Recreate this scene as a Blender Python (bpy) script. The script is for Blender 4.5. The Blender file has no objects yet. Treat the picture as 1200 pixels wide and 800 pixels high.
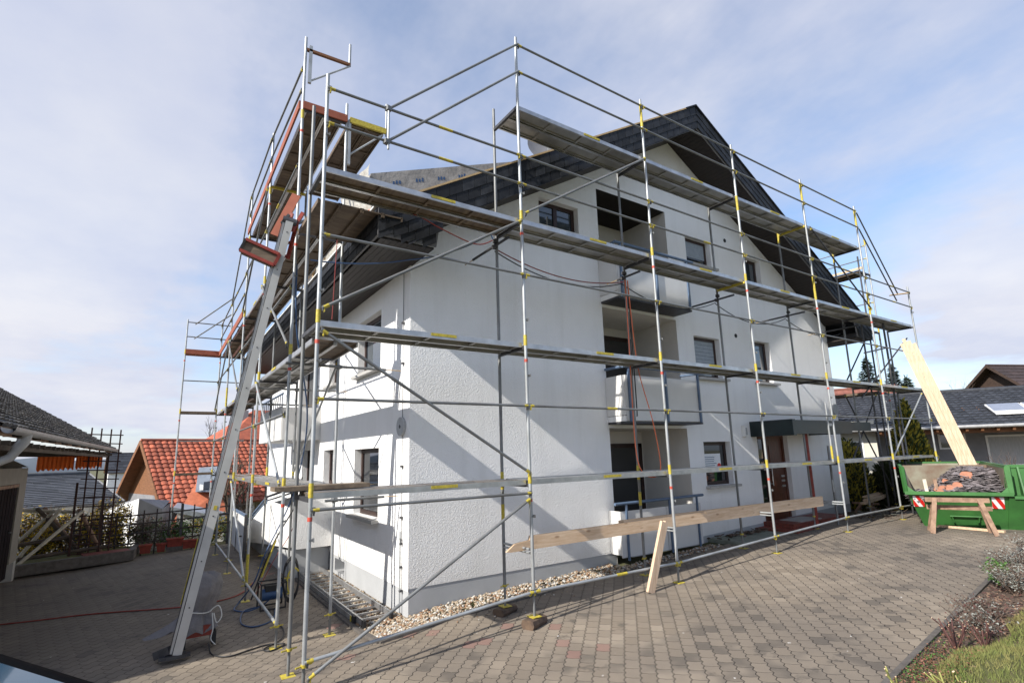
import bpy, bmesh, math, random
from mathutils import Vector as V, Matrix
random.seed(7)
R = random.Random(11)
PI = math.pi
sc = bpy.context.scene
COL = sc.collection

# ------------------------------------------------------------------ camera numbers
CAM = V((-1.462, -6.206, 0.377)); YAW, PIT, ROL, FPX = 0.58975, 0.18362, -0.02693, 612.035
PPX, PPY = 595.99, 417.32
_f = V((math.sin(YAW)*math.cos(PIT), math.cos(YAW)*math.cos(PIT), math.sin(PIT)))
_r = V((math.cos(YAW), -math.sin(YAW), 0)); _u = _r.cross(_f)
CR = _r*math.cos(ROL) + _u*math.sin(ROL); CU = -_r*math.sin(ROL) + _u*math.cos(ROL); CF = _f

def at(px, py, D):
    """world point seen at a photo pixel, D metres away over the ground"""
    d = CF + CR*((px-PPX)/FPX) - CU*((py-PPY)/FPX)
    return CAM + d*(D/math.hypot(d.x, d.y))

# ------------------------------------------------------------------ materials
M = {}
def _nt(name):
    m = bpy.data.materials.new(name); m.use_nodes = True
    nt = m.node_tree; b = nt.nodes['Principled BSDF']; M[name] = m
    return m, nt, b
def N(nt, typ, **k):
    n = nt.nodes.new(typ)
    for a, v in k.items():
        if a in ('inputs',):
            for i, w in v.items(): n.inputs[i].default_value = w
        else: setattr(n, a, v)
    return n
def math_n(nt, op, a, b=None, c=None):
    n = nt.nodes.new('ShaderNodeMath'); n.operation = op
    for i, v in enumerate((a, b, c)):
        if v is None: continue
        if hasattr(v, 'is_linked') or hasattr(v, 'links'): nt.links.new(v, n.inputs[i])
        else: n.inputs[i].default_value = v
    return n.outputs[0]
def mixc(nt, fac, a, b):
    n = nt.nodes.new('ShaderNodeMix'); n.data_type = 'RGBA'
    for s, v in ((n.inputs[0], fac), (n.inputs[6], a), (n.inputs[7], b)):
        if hasattr(v, 'links'): nt.links.new(v, s)
        elif isinstance(v, (tuple, list)): s.default_value = (*v[:3], 1)
        else: s.default_value = v
    return n.outputs[2]
def coord(nt, kind='Object'):
    return nt.nodes.new('ShaderNodeTexCoord').outputs[kind]
def noise(nt, vec, scale, detail=4, rough=.55, out=0, stretch=None):
    if stretch:
        mp = nt.nodes.new('ShaderNodeMapping'); mp.inputs['Scale'].default_value = stretch
        nt.links.new(vec, mp.inputs[0]); vec = mp.outputs[0]
    n = nt.nodes.new('ShaderNodeTexNoise'); n.inputs['Scale'].default_value = scale
    n.inputs['Detail'].default_value = detail; n.inputs['Roughness'].default_value = rough
    nt.links.new(vec, n.inputs['Vector']); return n.outputs[out]
def ramp(nt, fac, p0, p1):
    n = nt.nodes.new('ShaderNodeMapRange'); n.inputs[1].default_value = p0; n.inputs[2].default_value = p1
    nt.links.new(fac, n.inputs[0]); return n.outputs[0]
def bump(nt, b, h, strength=.4, dist=.01):
    n = nt.nodes.new('ShaderNodeBump'); n.inputs['Strength'].default_value = strength
    n.inputs['Distance'].default_value = dist
    nt.links.new(h, n.inputs['Height']); nt.links.new(n.outputs[0], b.inputs['Normal']); return n

def mat(name, col, rough=.7, metal=0., var=.15, vscale=3., bscale=0, bstr=.3, bdist=.01, col2=None,
        stretch=None, kind='Object', spec=.5, vthr=(.35, .65)):
    m, nt, b = _nt(name)
    c = coord(nt, kind)
    c2 = col2 or tuple(max(0, x*(1-var)) for x in col); c1 = tuple(min(1, x*(1+var*.5)) for x in col) if not col2 else col
    f = ramp(nt, noise(nt, c, vscale, 5, .6, 0, stretch), *vthr)
    nt.links.new(mixc(nt, f, c1, c2), b.inputs['Base Color'])
    b.inputs['Roughness'].default_value = rough; b.inputs['Metallic'].default_value = metal
    b.inputs['Specular IOR Level'].default_value = spec
    if bscale: bump(nt, b, noise(nt, c, bscale, 3, .6, 0, stretch), bstr, bdist)
    return m

mat('galvanised', (.44, .46, .47), .48, .45, .3, 2.2, col2=(.30, .31, .31))
mat('galvanised_old', (.23, .24, .245), .55, .4, .35, 2.2, col2=(.15, .15, .145))
mat('hoist_alu', (.47, .47, .455), .5, .15, .12, 3)
mat('steel_dark', (.07, .07, .075), .55, .4, .3, 9)
mat('yellow_paint', (.50, .40, .045), .55, 0, .3, 30)
mat('red_tag', (.50, .07, .04), .5, 0, .2, 10)
mat('alu_deck', (.36, .35, .33), .48, .55, .3, 2.2, 25, .12, .002, stretch=(1, 1, 1))
mat('alu_edge', (.50, .50, .50), .38, .8, .2, 5)
mat('deck_wood', (.17, .125, .085), .75, 0, .4, 2.5, 20, .3, .004, col2=(.09, .065, .045), stretch=(1, 6, 6))
mat('deck_wood_long', (.20, .15, .10), .75, 0, .4, 2.5, 20, .3, .004, col2=(.11, .08, .055), stretch=(6, 1, 6))
mat('toe_red', (.30, .085, .045), .7, 0, .3, 6, 0, col2=(.25, .07, .035))
mat('fresh_timber', (.68, .51, .35), .65, 0, .2, 2.0, 30, .2, .002, col2=(.54, .37, .23), stretch=(1.2, 14, 14))
mat('fresh_timber_v', (.66, .50, .36), .65, 0, .2, 2.0, 30, .2, .002, col2=(.52, .37, .25), stretch=(14, 14, 1.2))
mat('old_timber', (.34, .22, .15), .8, 0, .3, 7, 25, .4, .004, col2=(.17, .10, .065))
mat('pale_pole', (.52, .47, .38), .75, 0, .3, 6, 20, .4, .004)
mat('dark_pole', (.085, .065, .05), .8, 0, .3, 6, 20, .4, .004)
mat('block_wood', (.13, .085, .055), .85, 0, .3, 8, 30, .5, .006, col2=(.06, .04, .03))
mat('plinth_grey', (.40, .41, .42), .85, 0, .08, 1.5, 110, .45, .006)
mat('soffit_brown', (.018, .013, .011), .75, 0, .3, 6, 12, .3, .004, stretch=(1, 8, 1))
mat('slate', (.010, .011, .014), .6, 0, .5, 6, 18, .25, .004, col2=(.022, .024, .028), spec=.3)
mat('slate_board', (.17, .17, .18), .7)
mat('batten', (.50, .35, .18), .7, 0, .2, 6)
mat('flash_white', (.62, .62, .60), .5, 0, .1, 6)
mat('membrane', (.30, .285, .27), .65, 0, .2, 3, 6, .6, .03, col2=(.20, .19, .18))
mat('plastic_film', (.50, .49, .45), .35, 0, .2, 5, 9, .9, .05, col2=(.34, .31, .26))
mat('frame_brown', (.032, .013, .009), .45, 0, .3, 8)
mat('door_brown', (.10, .030, .014), .38, 0, .4, 6, stretch=(5, 5, 1))
mat('sill_grey', (.40, .39, .37), .7, 0, .1, 9)
mat('blue_rail', (.10, .15, .235), .45, 0, .15, 8)
mat('panel_grey', (.66, .655, .64), .5, 0, .05, 2)
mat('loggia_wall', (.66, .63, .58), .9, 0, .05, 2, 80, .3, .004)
mat('loggia_wood', (.020, .015, .012), .8, 0, .2, 6)
mat('curtain', (.42, .43, .44), .9, 0, .25, 9, stretch=(9, 9, .4))
mat('blind', (.30, .34, .38), .6, 0, .1, 9)
mat('paper', (.75, .77, .78), .8, 0, .1, 30)
mat('brick_step', (.23, .045, .028), .6, 0, .4, 14, 25, .4, .006, col2=(.10, .03, .022))
mat('canopy_dark', (.012, .024, .026), .35, 0, .3, 5)
mat('gloss_black', (.008, .008, .009), .12, 0, .1, 5)
mat('rubber', (.015, .015, .016), .6, 0, .2, 8)
mat('cable_black', (.012, .012, .014), .5, 0, .1, 8)
mat('cable_red', (.24, .035, .025), .5, 0, .1, 8)
mat('cable_orange', (.72, .16, .06), .5, 0, .1, 8)
mat('cable_blue', (.03, .07, .16), .45, 0, .1, 8)
mat('machine_red', (.26, .035, .02), .5, 0, .3, 10)
mat('tarp', (.17, .16, .165), .7, 0, .3, 6, 7, .8, .05, col2=(.13, .125, .13))
mat('skip_green', (.045, .17, .038), .5, 0, .3, 2.5, 8, .3, .008, col2=(.030, .105, .026), vthr=(.3, .7))
mat('skip_inside', (.25, .25, .19), .8, 0, .3, 1.6, 12, .4, .006, col2=(.13, .07, .045), vthr=(.30, .72))
mat('refl_red', (.60, .02, .015), .35, 0, .05, 5)
mat('refl_white', (.80, .80, .80), .35, 0, .05, 5)
mat('rubble_slate', (.085, .075, .080), .65, 0, .5, 5, col2=(.20, .175, .18))
mat('rubble_tile', (.36, .155, .095), .8, 0, .3, 8)
mat('stone_a', (.36, .29, .21), .8, 0, .3, 14); mat('stone_b', (.26, .155, .09), .8, 0, .3, 14); mat('stone_c', (.50, .48, .44), .8, 0, .2, 14)
mat('kerb', (.11, .098, .088), .85, 0, .3, 8, 30, .4, .006)
mat('slab_mossy', (.22, .24, .20), .85, 0, .2, 5, 30, .3, .004)
mat('orange_cloth', (.92, .19, .03), .8, 0, .1, 8)
mat('hut_tile', (.050, .048, .047), .9, 0, .5, 12, 30, .5, .01, col2=(.12, .11, .095), vthr=(.45, .75))
mat('hut_wall', (.25, .225, .19), .85, 0, .1, 4, 40, .3, .006)
mat('hut_door', (.012, .007, .007), .9, 0, .3, 8, stretch=(6, 6, 1), spec=.15)
mat('gutter_grey', (.38, .38, .38), .5, .3, .15, 6)
mat('red_tile', (.43, .115, .060), .85, 0, .3, 2.5, 0, col2=(.26, .075, .045))
mat('orange_tile', (.50, .15, .075), .8, 0, .2, 5)
mat('grey_tile', (.055, .060, .070), .6, 0, .3, 6)
mat('dark_tile', (.034, .037, .045), .55, 0, .35, 5)
mat('faded_tile', (.20, .075, .055), .8, 0, .3, 5)
mat('brown_tile', (.050, .032, .028), .7, 0, .3, 5)
mat('cream_wall', (.56, .53, .45), .85, 0, .08, 2)
mat('far_white', (.72, .72, .72), .8, 0, .08, 2)
mat('far_grey', (.22, .22, .23), .8, 0, .15, 2)
mat('far_wood', (.20, .085, .035), .75, 0, .3, 4, stretch=(1, 1, 6))
mat('far_dark_wood', (.045, .026, .018), .8, 0, .3, 4)
mat('zinc', (.42, .46, .50), .4, .5, .15, 5)
mat('solar', (.28, .31, .38), .15, .3, .1, 5)
mat('trellis_red', (.048, .018, .014), .75, 0, .3, 8)
mat('rail_dark', (.035, .025, .022), .7, 0, .3, 8)
mat('terracotta', (.26, .045, .028), .8, 0, .3, 8)
mat('bark', (.085, .062, .045), .9, 0, .3, 12, 30, .6, .01)
mat('twig_brown', (.15, .105, .08), .85, 0, .4, 12)
mat('twig_red', (.105, .045, .038), .8, 0, .4, 12)
mat('twig_green', (.30, .30, .09), .8, 0, .3, 12)
mat('leaf_silver', (.30, .31, .28), .85, 0, .4, 12, col2=(.16, .165, .145))
mat('leaf_green', (.07, .16, .03), .8, 0, .4, 12)
mat('leaf_red', (.23, .085, .055), .8, 0, .4, 12, col2=(.13, .08, .04))
mat('leaf_yellow', (.74, .50, .03), .8, 0, .3, 6, col2=(.38, .27, .03))
mat('leaf_hedge', (.045, .075, .02), .85, 0, .4, 9)
mat('leaf_gold', (.55, .43, .045), .85, 0, .4, 6, col2=(.20, .19, .03))
mat('leaf_conifer', (.022, .038, .012), .9, 0, .4, 6, col2=(.05, .055, .014))
mat('leaf_fir', (.022, .038, .028), .9, 0, .4, 5)
mat('grass_blade', (.12, .155, .035), .85, 0, .4, 4, col2=(.22, .19, .07))
mat('soil', (.055, .037, .028), .95, 0, .5, 9, 40, .9, .03, col2=(.11, .075, .055))
mat('hill_far', (.16, .19, .23), 1., 0, .15, .02)  # distance haze is put into this blue-grey base colour
mat('car_black', (.003, .0032, .004), .6, 0, .1, 5, spec=.01)
mat('headlight', (.60, .62, .64), .1, 0, .1, 5)
mat('white_paint', (.78, .78, .76), .5, 0, .05, 6)
mat('dish_grey', (.17, .17, .18), .5, .1, .1, 6)

def glass(name, col, rough=.04, spec=.9):
    m, nt, b = _nt(name)
    b.inputs['Base Color'].default_value = (*col, 1); b.inputs['Roughness'].default_value = rough
    b.inputs['Specular IOR Level'].default_value = spec; b.inputs['Coat Weight'].default_value = .6
    b.inputs['Coat Roughness'].default_value = .02
    c = coord(nt); bump(nt, b, noise(nt, c, 1.3, 1), .05, .02)
glass('glass_dark', (.012, .014, .017)); glass('glass_blue', (.03, .045, .06)); glass('car_glass', (.035, .07, .11), spec=.25); M['car_glass'].node_tree.nodes['Principled BSDF'].inputs['Coat Weight'].default_value = .0

# knots in the new boards
for nm in ('fresh_timber', 'fresh_timber_v'):
    nt = M[nm].node_tree; b = nt.nodes['Principled BSDF']; src = b.inputs['Base Color'].links[0].from_socket
    vo = nt.nodes.new('ShaderNodeTexVoronoi'); vo.inputs['Scale'].default_value = 1.; mp = nt.nodes.new('ShaderNodeMapping')
    mp.inputs['Scale'].default_value = (2.2, 6, 6) if nm == 'fresh_timber' else (6, 6, 2.2); nt.links.new(coord(nt), mp.inputs[0]); nt.links.new(mp.outputs[0], vo.inputs['Vector'])
    kn = math_n(nt, 'SUBTRACT', 1., ramp(nt, vo.outputs['Distance'], .06, .14))
    gr = ramp(nt, noise(nt, coord(nt), 9, 4, .6, 0, (1, 12, 12) if nm == 'fresh_timber' else (12, 12, 1)), .45, .75)
    nt.links.new(mixc(nt, math_n(nt, 'MULTIPLY', gr, .35), mixc(nt, math_n(nt, 'MULTIPLY', kn, .7), src, (.22, .11, .05)), (.36, .22, .12)), b.inputs['Base Color'])

# stucco: rough white render
m, nt, b = _nt('stucco')
c = coord(nt)
v = nt.nodes.new('ShaderNodeTexVoronoi'); v.inputs['Scale'].default_value = 42; v.feature = 'SMOOTH_F1'
mp = nt.nodes.new('ShaderNodeMapping'); mp.inputs['Scale'].default_value = (1, 1, 1.5); nt.links.new(c, mp.inputs[0])
nt.links.new(mp.outputs[0], v.inputs['Vector'])
h = math_n(nt, 'ADD', v.outputs['Distance'], math_n(nt, 'MULTIPLY', noise(nt, c, 34, 5, .7), 1.6))
bump(nt, b, h, .6, .009)
f = ramp(nt, noise(nt, c, .9, 5, .6), .3, .7)
f2 = ramp(nt, noise(nt, c, 1.2, 4, .6, 0, (3, 3, .25)), .5, .9)
c1 = mixc(nt, f, (.86, .858, .85), (.81, .808, .80))
c1 = mixc(nt, math_n(nt, 'MULTIPLY', f2, .5), c1, (.66, .655, .635))
sz_ = nt.nodes.new('ShaderNodeSeparateXYZ'); nt.links.new(c, sz_.inputs[0])
spl = math_n(nt, 'MULTIPLY', math_n(nt, 'SUBTRACT', 1., ramp(nt, math_n(nt, 'ADD', sz_.outputs[2], math_n(nt, 'MULTIPLY', noise(nt, c, 2.2, 5, .7), .9)), -1.3, -.65)), .35)
nt.links.new(mixc(nt, spl, c1, (.52, .48, .42)), b.inputs['Base Color'])
b.inputs['Roughness'].default_value = .92

# wavy interlocking pavers
m, nt, b = _nt('pavers')
c = coord(nt)
mp = nt.nodes.new('ShaderNodeMapping'); mp.vector_type = 'POINT'
mp.inputs['Rotation'].default_value = (0, 0, math.radians(45.7))
nt.links.new(c, mp.inputs[0])
sx = nt.nodes.new('ShaderNodeSeparateXYZ'); nt.links.new(mp.outputs[0], sx.inputs[0])
U0, V0 = sx.outputs[0], sx.outputs[1]
PW, PH = .165, .225            # column width, stone length
tri = math_n(nt, 'PINGPONG', math_n(nt, 'DIVIDE', V0, PH/2), .5)     # zigzag with two teeth per stone
tri = math_n(nt, 'SMOOTH_MIN', tri, .42, .1)
uu = math_n(nt, 'ADD', math_n(nt, 'DIVIDE', U0, PW), math_n(nt, 'MULTIPLY', tri, .34))
fu = math_n(nt, 'FRACT', uu); iu = math_n(nt, 'FLOOR', uu)
off = math_n(nt, 'MULTIPLY', math_n(nt, 'MODULO', iu, 2.), .5)
tri2 = math_n(nt, 'PINGPONG', math_n(nt, 'MULTIPLY', fu, 1.), .5)
vv = math_n(nt, 'ADD', math_n(nt, 'ADD', math_n(nt, 'DIVIDE', V0, PH), off), math_n(nt, 'MULTIPLY', tri2, .12))
fv = math_n(nt, 'FRACT', vv); iv = math_n(nt, 'FLOOR', vv)
def edge(fr, size):
    d = math_n(nt, 'MINIMUM', fr, math_n(nt, 'SUBTRACT', 1., fr)); return math_n(nt, 'MULTIPLY', d, size)
du = edge(fu, PW); dv = edge(fv, PH)
dm = math_n(nt, 'MINIMUM', du, math_n(nt, 'ADD', dv, .0015))
dm = math_n(nt, 'ADD', dm, math_n(nt, 'MULTIPLY', math_n(nt, 'SUBTRACT', noise(nt, c, 45, 3), .5), .006))
joint = ramp(nt, dm, .0015, .0065)
cell = nt.nodes.new('ShaderNodeCombineXYZ'); nt.links.new(iu, cell.inputs[0]); nt.links.new(iv, cell.inputs[1])
wn = nt.nodes.new('ShaderNodeTexWhiteNoise'); wn.noise_dimensions = '2D'; nt.links.new(cell.outputs[0], wn.inputs['Vector'])
sw = nt.nodes.new('ShaderNodeSeparateColor'); nt.links.new(wn.outputs['Color'], sw.inputs[0])
base = mixc(nt, wn.outputs['Value'], (.225, .182, .135), (.335, .278, .212))
base = mixc(nt, ramp(nt, noise(nt, c, .45, 5, .65), .36, .66), base, (.18, .15, .12))
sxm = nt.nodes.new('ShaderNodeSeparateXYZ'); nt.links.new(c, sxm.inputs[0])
yard_shade = math_n(nt, 'MULTIPLY', ramp(nt, math_n(nt, 'ADD', sxm.outputs[1], math_n(nt, 'MULTIPLY', noise(nt, c, .8, 5, .7), 5.)), 3.5, 7.5), math_n(nt, 'SUBTRACT', 1., ramp(nt, sxm.outputs[0], -.5, 1.6)))  # left yard's shade painted into the pavers, darker with a noisy edge
base = mixc(nt, math_n(nt, 'MULTIPLY', yard_shade, .62), base, (.085, .075, .062))
# isolated dark (oily / wet) stones gathered in patches
pat = ramp(nt, noise(nt, c, .9, 3, .6), .46, .60)
dk = math_n(nt, 'MULTIPLY', math_n(nt, 'GREATER_THAN', sw.outputs[0], .74), pat)
dk2 = ramp(nt, noise(nt, c, 3.1, 4, .6), .61, .68)
base = mixc(nt, math_n(nt, 'MULTIPLY', math_n(nt, 'MAXIMUM', dk, dk2), .62), base, (.060, .052, .045))
# a few reddish replacement stones
sx2 = nt.nodes.new('ShaderNodeSeparateXYZ'); nt.links.new(c, sx2.inputs[0])
redz = math_n(nt, 'MULTIPLY', math_n(nt, 'LESS_THAN', sx2.outputs[0], 3.4), math_n(nt, 'GREATER_THAN', sx2.outputs[0], .6))
rd = math_n(nt, 'MULTIPLY', math_n(nt, 'GREATER_THAN', sw.outputs[1], .965), redz)
base = mixc(nt, math_n(nt, 'MULTIPLY', rd, .6), base, (.28, .14, .115))
base = mixc(nt, math_n(nt, 'MULTIPLY', noise(nt, c, 70, 3, .7), .35), base, (.10, .085, .07))
# light specks
base = mixc(nt, ramp(nt, noise(nt, c, 11, 2, .5), .755, .775), base, (.55, .53, .50))
nt.links.new(mixc(nt, joint, (.030, .024, .018), base), b.inputs['Base Color'])
b.inputs['Roughness'].default_value = .88
hh = math_n(nt, 'ADD', math_n(nt, 'MULTIPLY', joint, 1.), math_n(nt, 'MULTIPLY', noise(nt, c, 60, 3, .6), .25))
bump(nt, b, math_n(nt, 'ADD', hh, math_n(nt, 'MULTIPLY', wn.outputs['Value'], .3)), .8, .010)

# outlying ground: rough grass and earth
m, nt, b = _nt('terrain')
c = coord(nt)
g = mixc(nt, ramp(nt, noise(nt, c, .5, 6, .65), .35, .65), (.075, .085, .030), (.14, .12, .06))
nt.links.new(g, b.inputs['Base Color']); b.inputs['Roughness'].default_value = 1.
bump(nt, b, noise(nt, c, 6, 5, .7), .8, .06)

m, nt, b = _nt('lawn')
c = coord(nt)
g = mixc(nt, ramp(nt, noise(nt, c, 3, 5, .65), .35, .65), (.08, .10, .025), (.15, .13, .055))
nt.links.new(g, b.inputs['Base Color']); b.inputs['Roughness'].default_value = 1.
bump(nt, b, noise(nt, c, 90, 3, .7), 1., .02)

# soffit boards (tongue and groove, running along y) as bump lines
for nm in ('red_tile', 'orange_tile', 'grey_tile', 'dark_tile', 'brown_tile', 'hut_tile', 'slate', 'rubble_slate'):
    nt = M[nm].node_tree; b = nt.nodes['Principled BSDF']; src = b.inputs['Base Color'].links[0].from_socket
    gi = nt.nodes.new('ShaderNodeNewGeometry'); hs = nt.nodes.new('ShaderNodeHueSaturation')
    amt = {'hut_tile': 1.5, 'slate': .9, 'rubble_slate': 1.3}.get(nm, .62)
    nt.links.new(math_n(nt, 'ADD', math_n(nt, 'MULTIPLY', gi.outputs['Random Per Island'], amt), 1-amt*.5 if amt < 1 else .35), hs.inputs['Value'])
    nt.links.new(src, hs.inputs['Color']); nt.links.new(hs.outputs[0], b.inputs['Base Color'])
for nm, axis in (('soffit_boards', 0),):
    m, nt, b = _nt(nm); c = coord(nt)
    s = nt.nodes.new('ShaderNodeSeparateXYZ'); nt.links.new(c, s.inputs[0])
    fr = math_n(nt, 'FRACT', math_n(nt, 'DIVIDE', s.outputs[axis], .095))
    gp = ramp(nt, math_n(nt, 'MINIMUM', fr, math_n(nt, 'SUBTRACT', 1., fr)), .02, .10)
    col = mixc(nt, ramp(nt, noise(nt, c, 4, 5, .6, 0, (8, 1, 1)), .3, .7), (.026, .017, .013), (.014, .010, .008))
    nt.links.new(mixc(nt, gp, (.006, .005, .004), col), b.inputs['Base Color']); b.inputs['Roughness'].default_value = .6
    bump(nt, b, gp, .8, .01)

# ------------------------------------------------------------------ mesh builder
class MB:
    def __init__(s): s.v = []; s.f = []; s.m = []; s.sm = []; s.mats = []
    def mi(s, name):
        if name not in s.mats: s.mats.append(name)
        return s.mats.index(name)
    def face(s, pts, mat, smooth=False):
        i = len(s.v); s.v += [tuple(p) for p in pts]; s.f.append(tuple(range(i, i+len(pts)))); s.m.append(s.mi(mat)); s.sm.append(smooth)
    def raw(s, vs, fs, mat, smooth=False):
        i = len(s.v); s.v += [tuple(p) for p in vs]; k = s.mi(mat)
        for f in fs: s.f.append(tuple(i+a for a in f)); s.m.append(k); s.sm.append(smooth)
    def hexa(s, p, mat):
        """8 points: bottom 4 (ccw from above), top 4"""
        s.raw(p, [(3,2,1,0), (4,5,6,7), (0,1,5,4), (1,2,6,5), (2,3,7,6), (3,0,4,7)], mat)
    def box(s, x0, x1, y0, y1, z0, z1, mat):
        s.hexa([(x0,y0,z0),(x1,y0,z0),(x1,y1,z0),(x0,y1,z0),(x0,y0,z1),(x1,y0,z1),(x1,y1,z1),(x0,y1,z1)], mat)
    def obox(s, c, a, b_, d, mat):
        """oriented box: centre and three half vectors"""
        c, a, b_, d = V(c), V(a), V(b_), V(d)
        s.hexa([c-a-b_-d, c+a-b_-d, c+a+b_-d, c-a+b_-d, c-a-b_+d, c+a-b_+d, c+a+b_+d, c-a+b_+d], mat)
    def beam(s, p, q, w, h, mat, up=(0, 0, 1)):
        p, q, up = V(p), V(q), V(up); d = (q-p)
        if d.length < 1e-6: return
        t = d.normalized(); sd = t.cross(up)
        if sd.length < 1e-4: sd = t.cross(V((1, 0, 0)))
        sd.normalize(); uu_ = sd.cross(t)
        s.obox((p+q)/2, d/2, sd*(w/2), uu_*(h/2), mat)
    def tube(s, p, q, r, mat, n=8, r2=None, caps=True):
        p, q = V(p), V(q); d = q-p
        if d.length < 1e-6: return
        t = d.normalized(); a = t.cross(V((0, 0, 1)))
        if a.length < 1e-3: a = V((1, 0, 0))
        a.normalize(); b2 = t.cross(a); r2 = r if r2 is None else r2
        vs = []
        for k in range(n):
            w = a*math.cos(2*PI*k/n) + b2*math.sin(2*PI*k/n); vs.append(p+w*r)
        for k in range(n):
            w = a*math.cos(2*PI*k/n) + b2*math.sin(2*PI*k/n); vs.append(q+w*r2)
        s.raw(vs, [(k, (k+1) % n, n+(k+1) % n, n+k) for k in range(n)], mat, True)
        if caps:
            s.raw(vs[:n], [tuple(reversed(range(n)))], mat); s.raw(vs[n:], [tuple(range(n))], mat)
    def path(s, pts, r, mat, n=6):
        pts = [V(p) for p in pts]; rings = []; a = None
        for i, p in enumerate(pts):
            t = (pts[min(i+1, len(pts)-1)] - pts[max(i-1, 0)]).normalized()
            if a is None:
                a = t.cross(V((0, 0, 1)));
                if a.length < 1e-3: a = V((1, 0, 0))
            a = (a - t*a.dot(t)).normalized(); b2 = t.cross(a)
            rr = r[i] if isinstance(r, (list, tuple)) else r
            rings.append([p + (a*math.cos(2*PI*k/n)+b2*math.sin(2*PI*k/n))*rr for k in range(n)])
        vs = [q for g_ in rings for q in g_]; fs = []
        for i in range(len(rings)-1):
            for k in range(n): fs.append((i*n+k, i*n+(k+1) % n, (i+1)*n+(k+1) % n, (i+1)*n+k))
        s.raw(vs, fs, mat, True)
    def prism(s, poly, ext, mat):
        """planar polygon extruded by a vector"""
        poly = [V(p) for p in poly]; ext = V(ext); n = len(poly)
        nrm = sum(((poly[i]-poly[0]).cross(poly[(i+1) % n]-poly[0]) for i in range(1, n-1)), V((0,0,0)))
        if nrm.dot(ext) > 0: poly.reverse()
        s.raw(poly+[p+ext for p in poly], [tuple(range(n)), tuple(reversed(range(n, 2*n)))] + [(i, n+i, n+(i+1) % n, (i+1) % n) for i in range(n)], mat)
    def disc(s, c, nrm, r, mat, n=20, thick=.01):
        c, nrm = V(c), V(nrm).normalized(); s.tube(c-nrm*thick/2, c+nrm*thick/2, r, mat, n)
    def build(s, name, parent=None, loc=None):
        me = bpy.data.meshes.new(name)
        off = V(loc) if loc is not None else V((0, 0, 0))
        me.from_pydata([tuple(V(p)-off) for p in s.v], [], s.f)
        for k in s.mats: me.materials.append(M[k])
        me.polygons.foreach_set('material_index', s.m); me.polygons.foreach_set('use_smooth', s.sm); me.update()
        o = bpy.data.objects.new(name, me); COL.objects.link(o)
        if loc is not None: o.location = off
        if parent is not None:
            o.parent = parent
            w = V((0, 0, 0)); q = parent
            while q: w += V(q.location); q = q.parent
            o.location = off - w
        return o

def tag(o, label=None, cat=None, group=None, kind=None):
    if label: o['label'] = label
    if cat: o['category'] = cat
    if group: o['group'] = group
    if kind: o['kind'] = kind
    return o
def thing(name, label, cat, loc=(0, 0, 0), group=None):
    o = bpy.data.objects.new(name, None); COL.objects.link(o); o.location = loc; o.empty_display_size = .2
    return tag(o, label, cat, group)
def solo(mb, name, label, cat, group=None, kind=None):
    """a thing that is one mesh, origin at its base"""
    xs = [p[0] for p in mb.v]; ys = [p[1] for p in mb.v]; zs = [p[2] for p in mb.v]
    o = mb.build(name, None, ((min(xs)+max(xs))/2, (min(ys)+max(ys))/2, min(zs)))
    return tag(o, label, cat, group, kind)
def sagpath(p, q, sag, n=14):
    p, q = V(p), V(q); return [p.lerp(q, k/n) - V((0, 0, sag*4*(k/n)*(1-k/n))) for k in range(n+1)]
def spline(pts, n=8):
    pts = [V(p) for p in pts]; out = []
    for i in range(len(pts)-1):
        p0 = pts[max(i-1, 0)]; p1 = pts[i]; p2 = pts[i+1]; p3 = pts[min(i+2, len(pts)-1)]
        for k in range(n):
            t = k/n
            out.append(.5*((2*p1)+(p2-p0)*t+(2*p0-5*p1+4*p2-p3)*t*t+(3*p1-p0-3*p2+p3)*t*t*t))
    out.append(pts[-1]); return out
def sstep(a, b_, x):
    t = min(1, max(0, (x-a)/(b_-a))); return t*t*(3-2*t)

# ------------------------------------------------------------------ ground
def gz(x, y):
    z = -2.04 + .036*min(max(x, -3), 12.5)
    z -= .15*sstep(0, 2.2, y)*(1-sstep(1.2, 2.6, x))
    z -= .05*sstep(12.5, 30, x)*3
    if x < 6:
        z -= 3.4*sstep(13.6, 24, y)*(1-sstep(2, 6, x))
    r_ = math.hypot(x-5, y-5)
    z -= 2.0*sstep(60, 400, r_)
    return z
def grid(xs, ys, zf, mat, name, kind='structure', off=0):
    mb = MB(); vs = [(x, y, zf(x, y)+off) for y in ys for x in xs]; nx = len(xs)
    fs = [(j*nx+i, j*nx+i+1, (j+1)*nx+i+1, (j+1)*nx+i) for j in range(len(ys)-1) for i in range(nx-1)]
    mb.raw(vs, fs, mat, True); o = mb.build(name); o['kind'] = kind; return o
def frange(a, b_, n): return [a+(b_-a)*i/n for i in range(n+1)]
xs = [-1500, -700, -300, -150, -80, -40, -25, -16] + frange(-12, 34, 92) + [40, 55, 80, 150, 300, 700, 1500]
ys = [-1500, -600, -200, -80, -40, -20] + frange(-14, 30, 88) + [36, 45, 60, 90, 150, 300, 700, 1500]
grid(xs, ys, gz, 'terrain', 'ground', off=-.03)
def kerb_y(x):      # garden bed edge
    return -3.61 + (x-4.435)*(.68/7.66)
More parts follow.
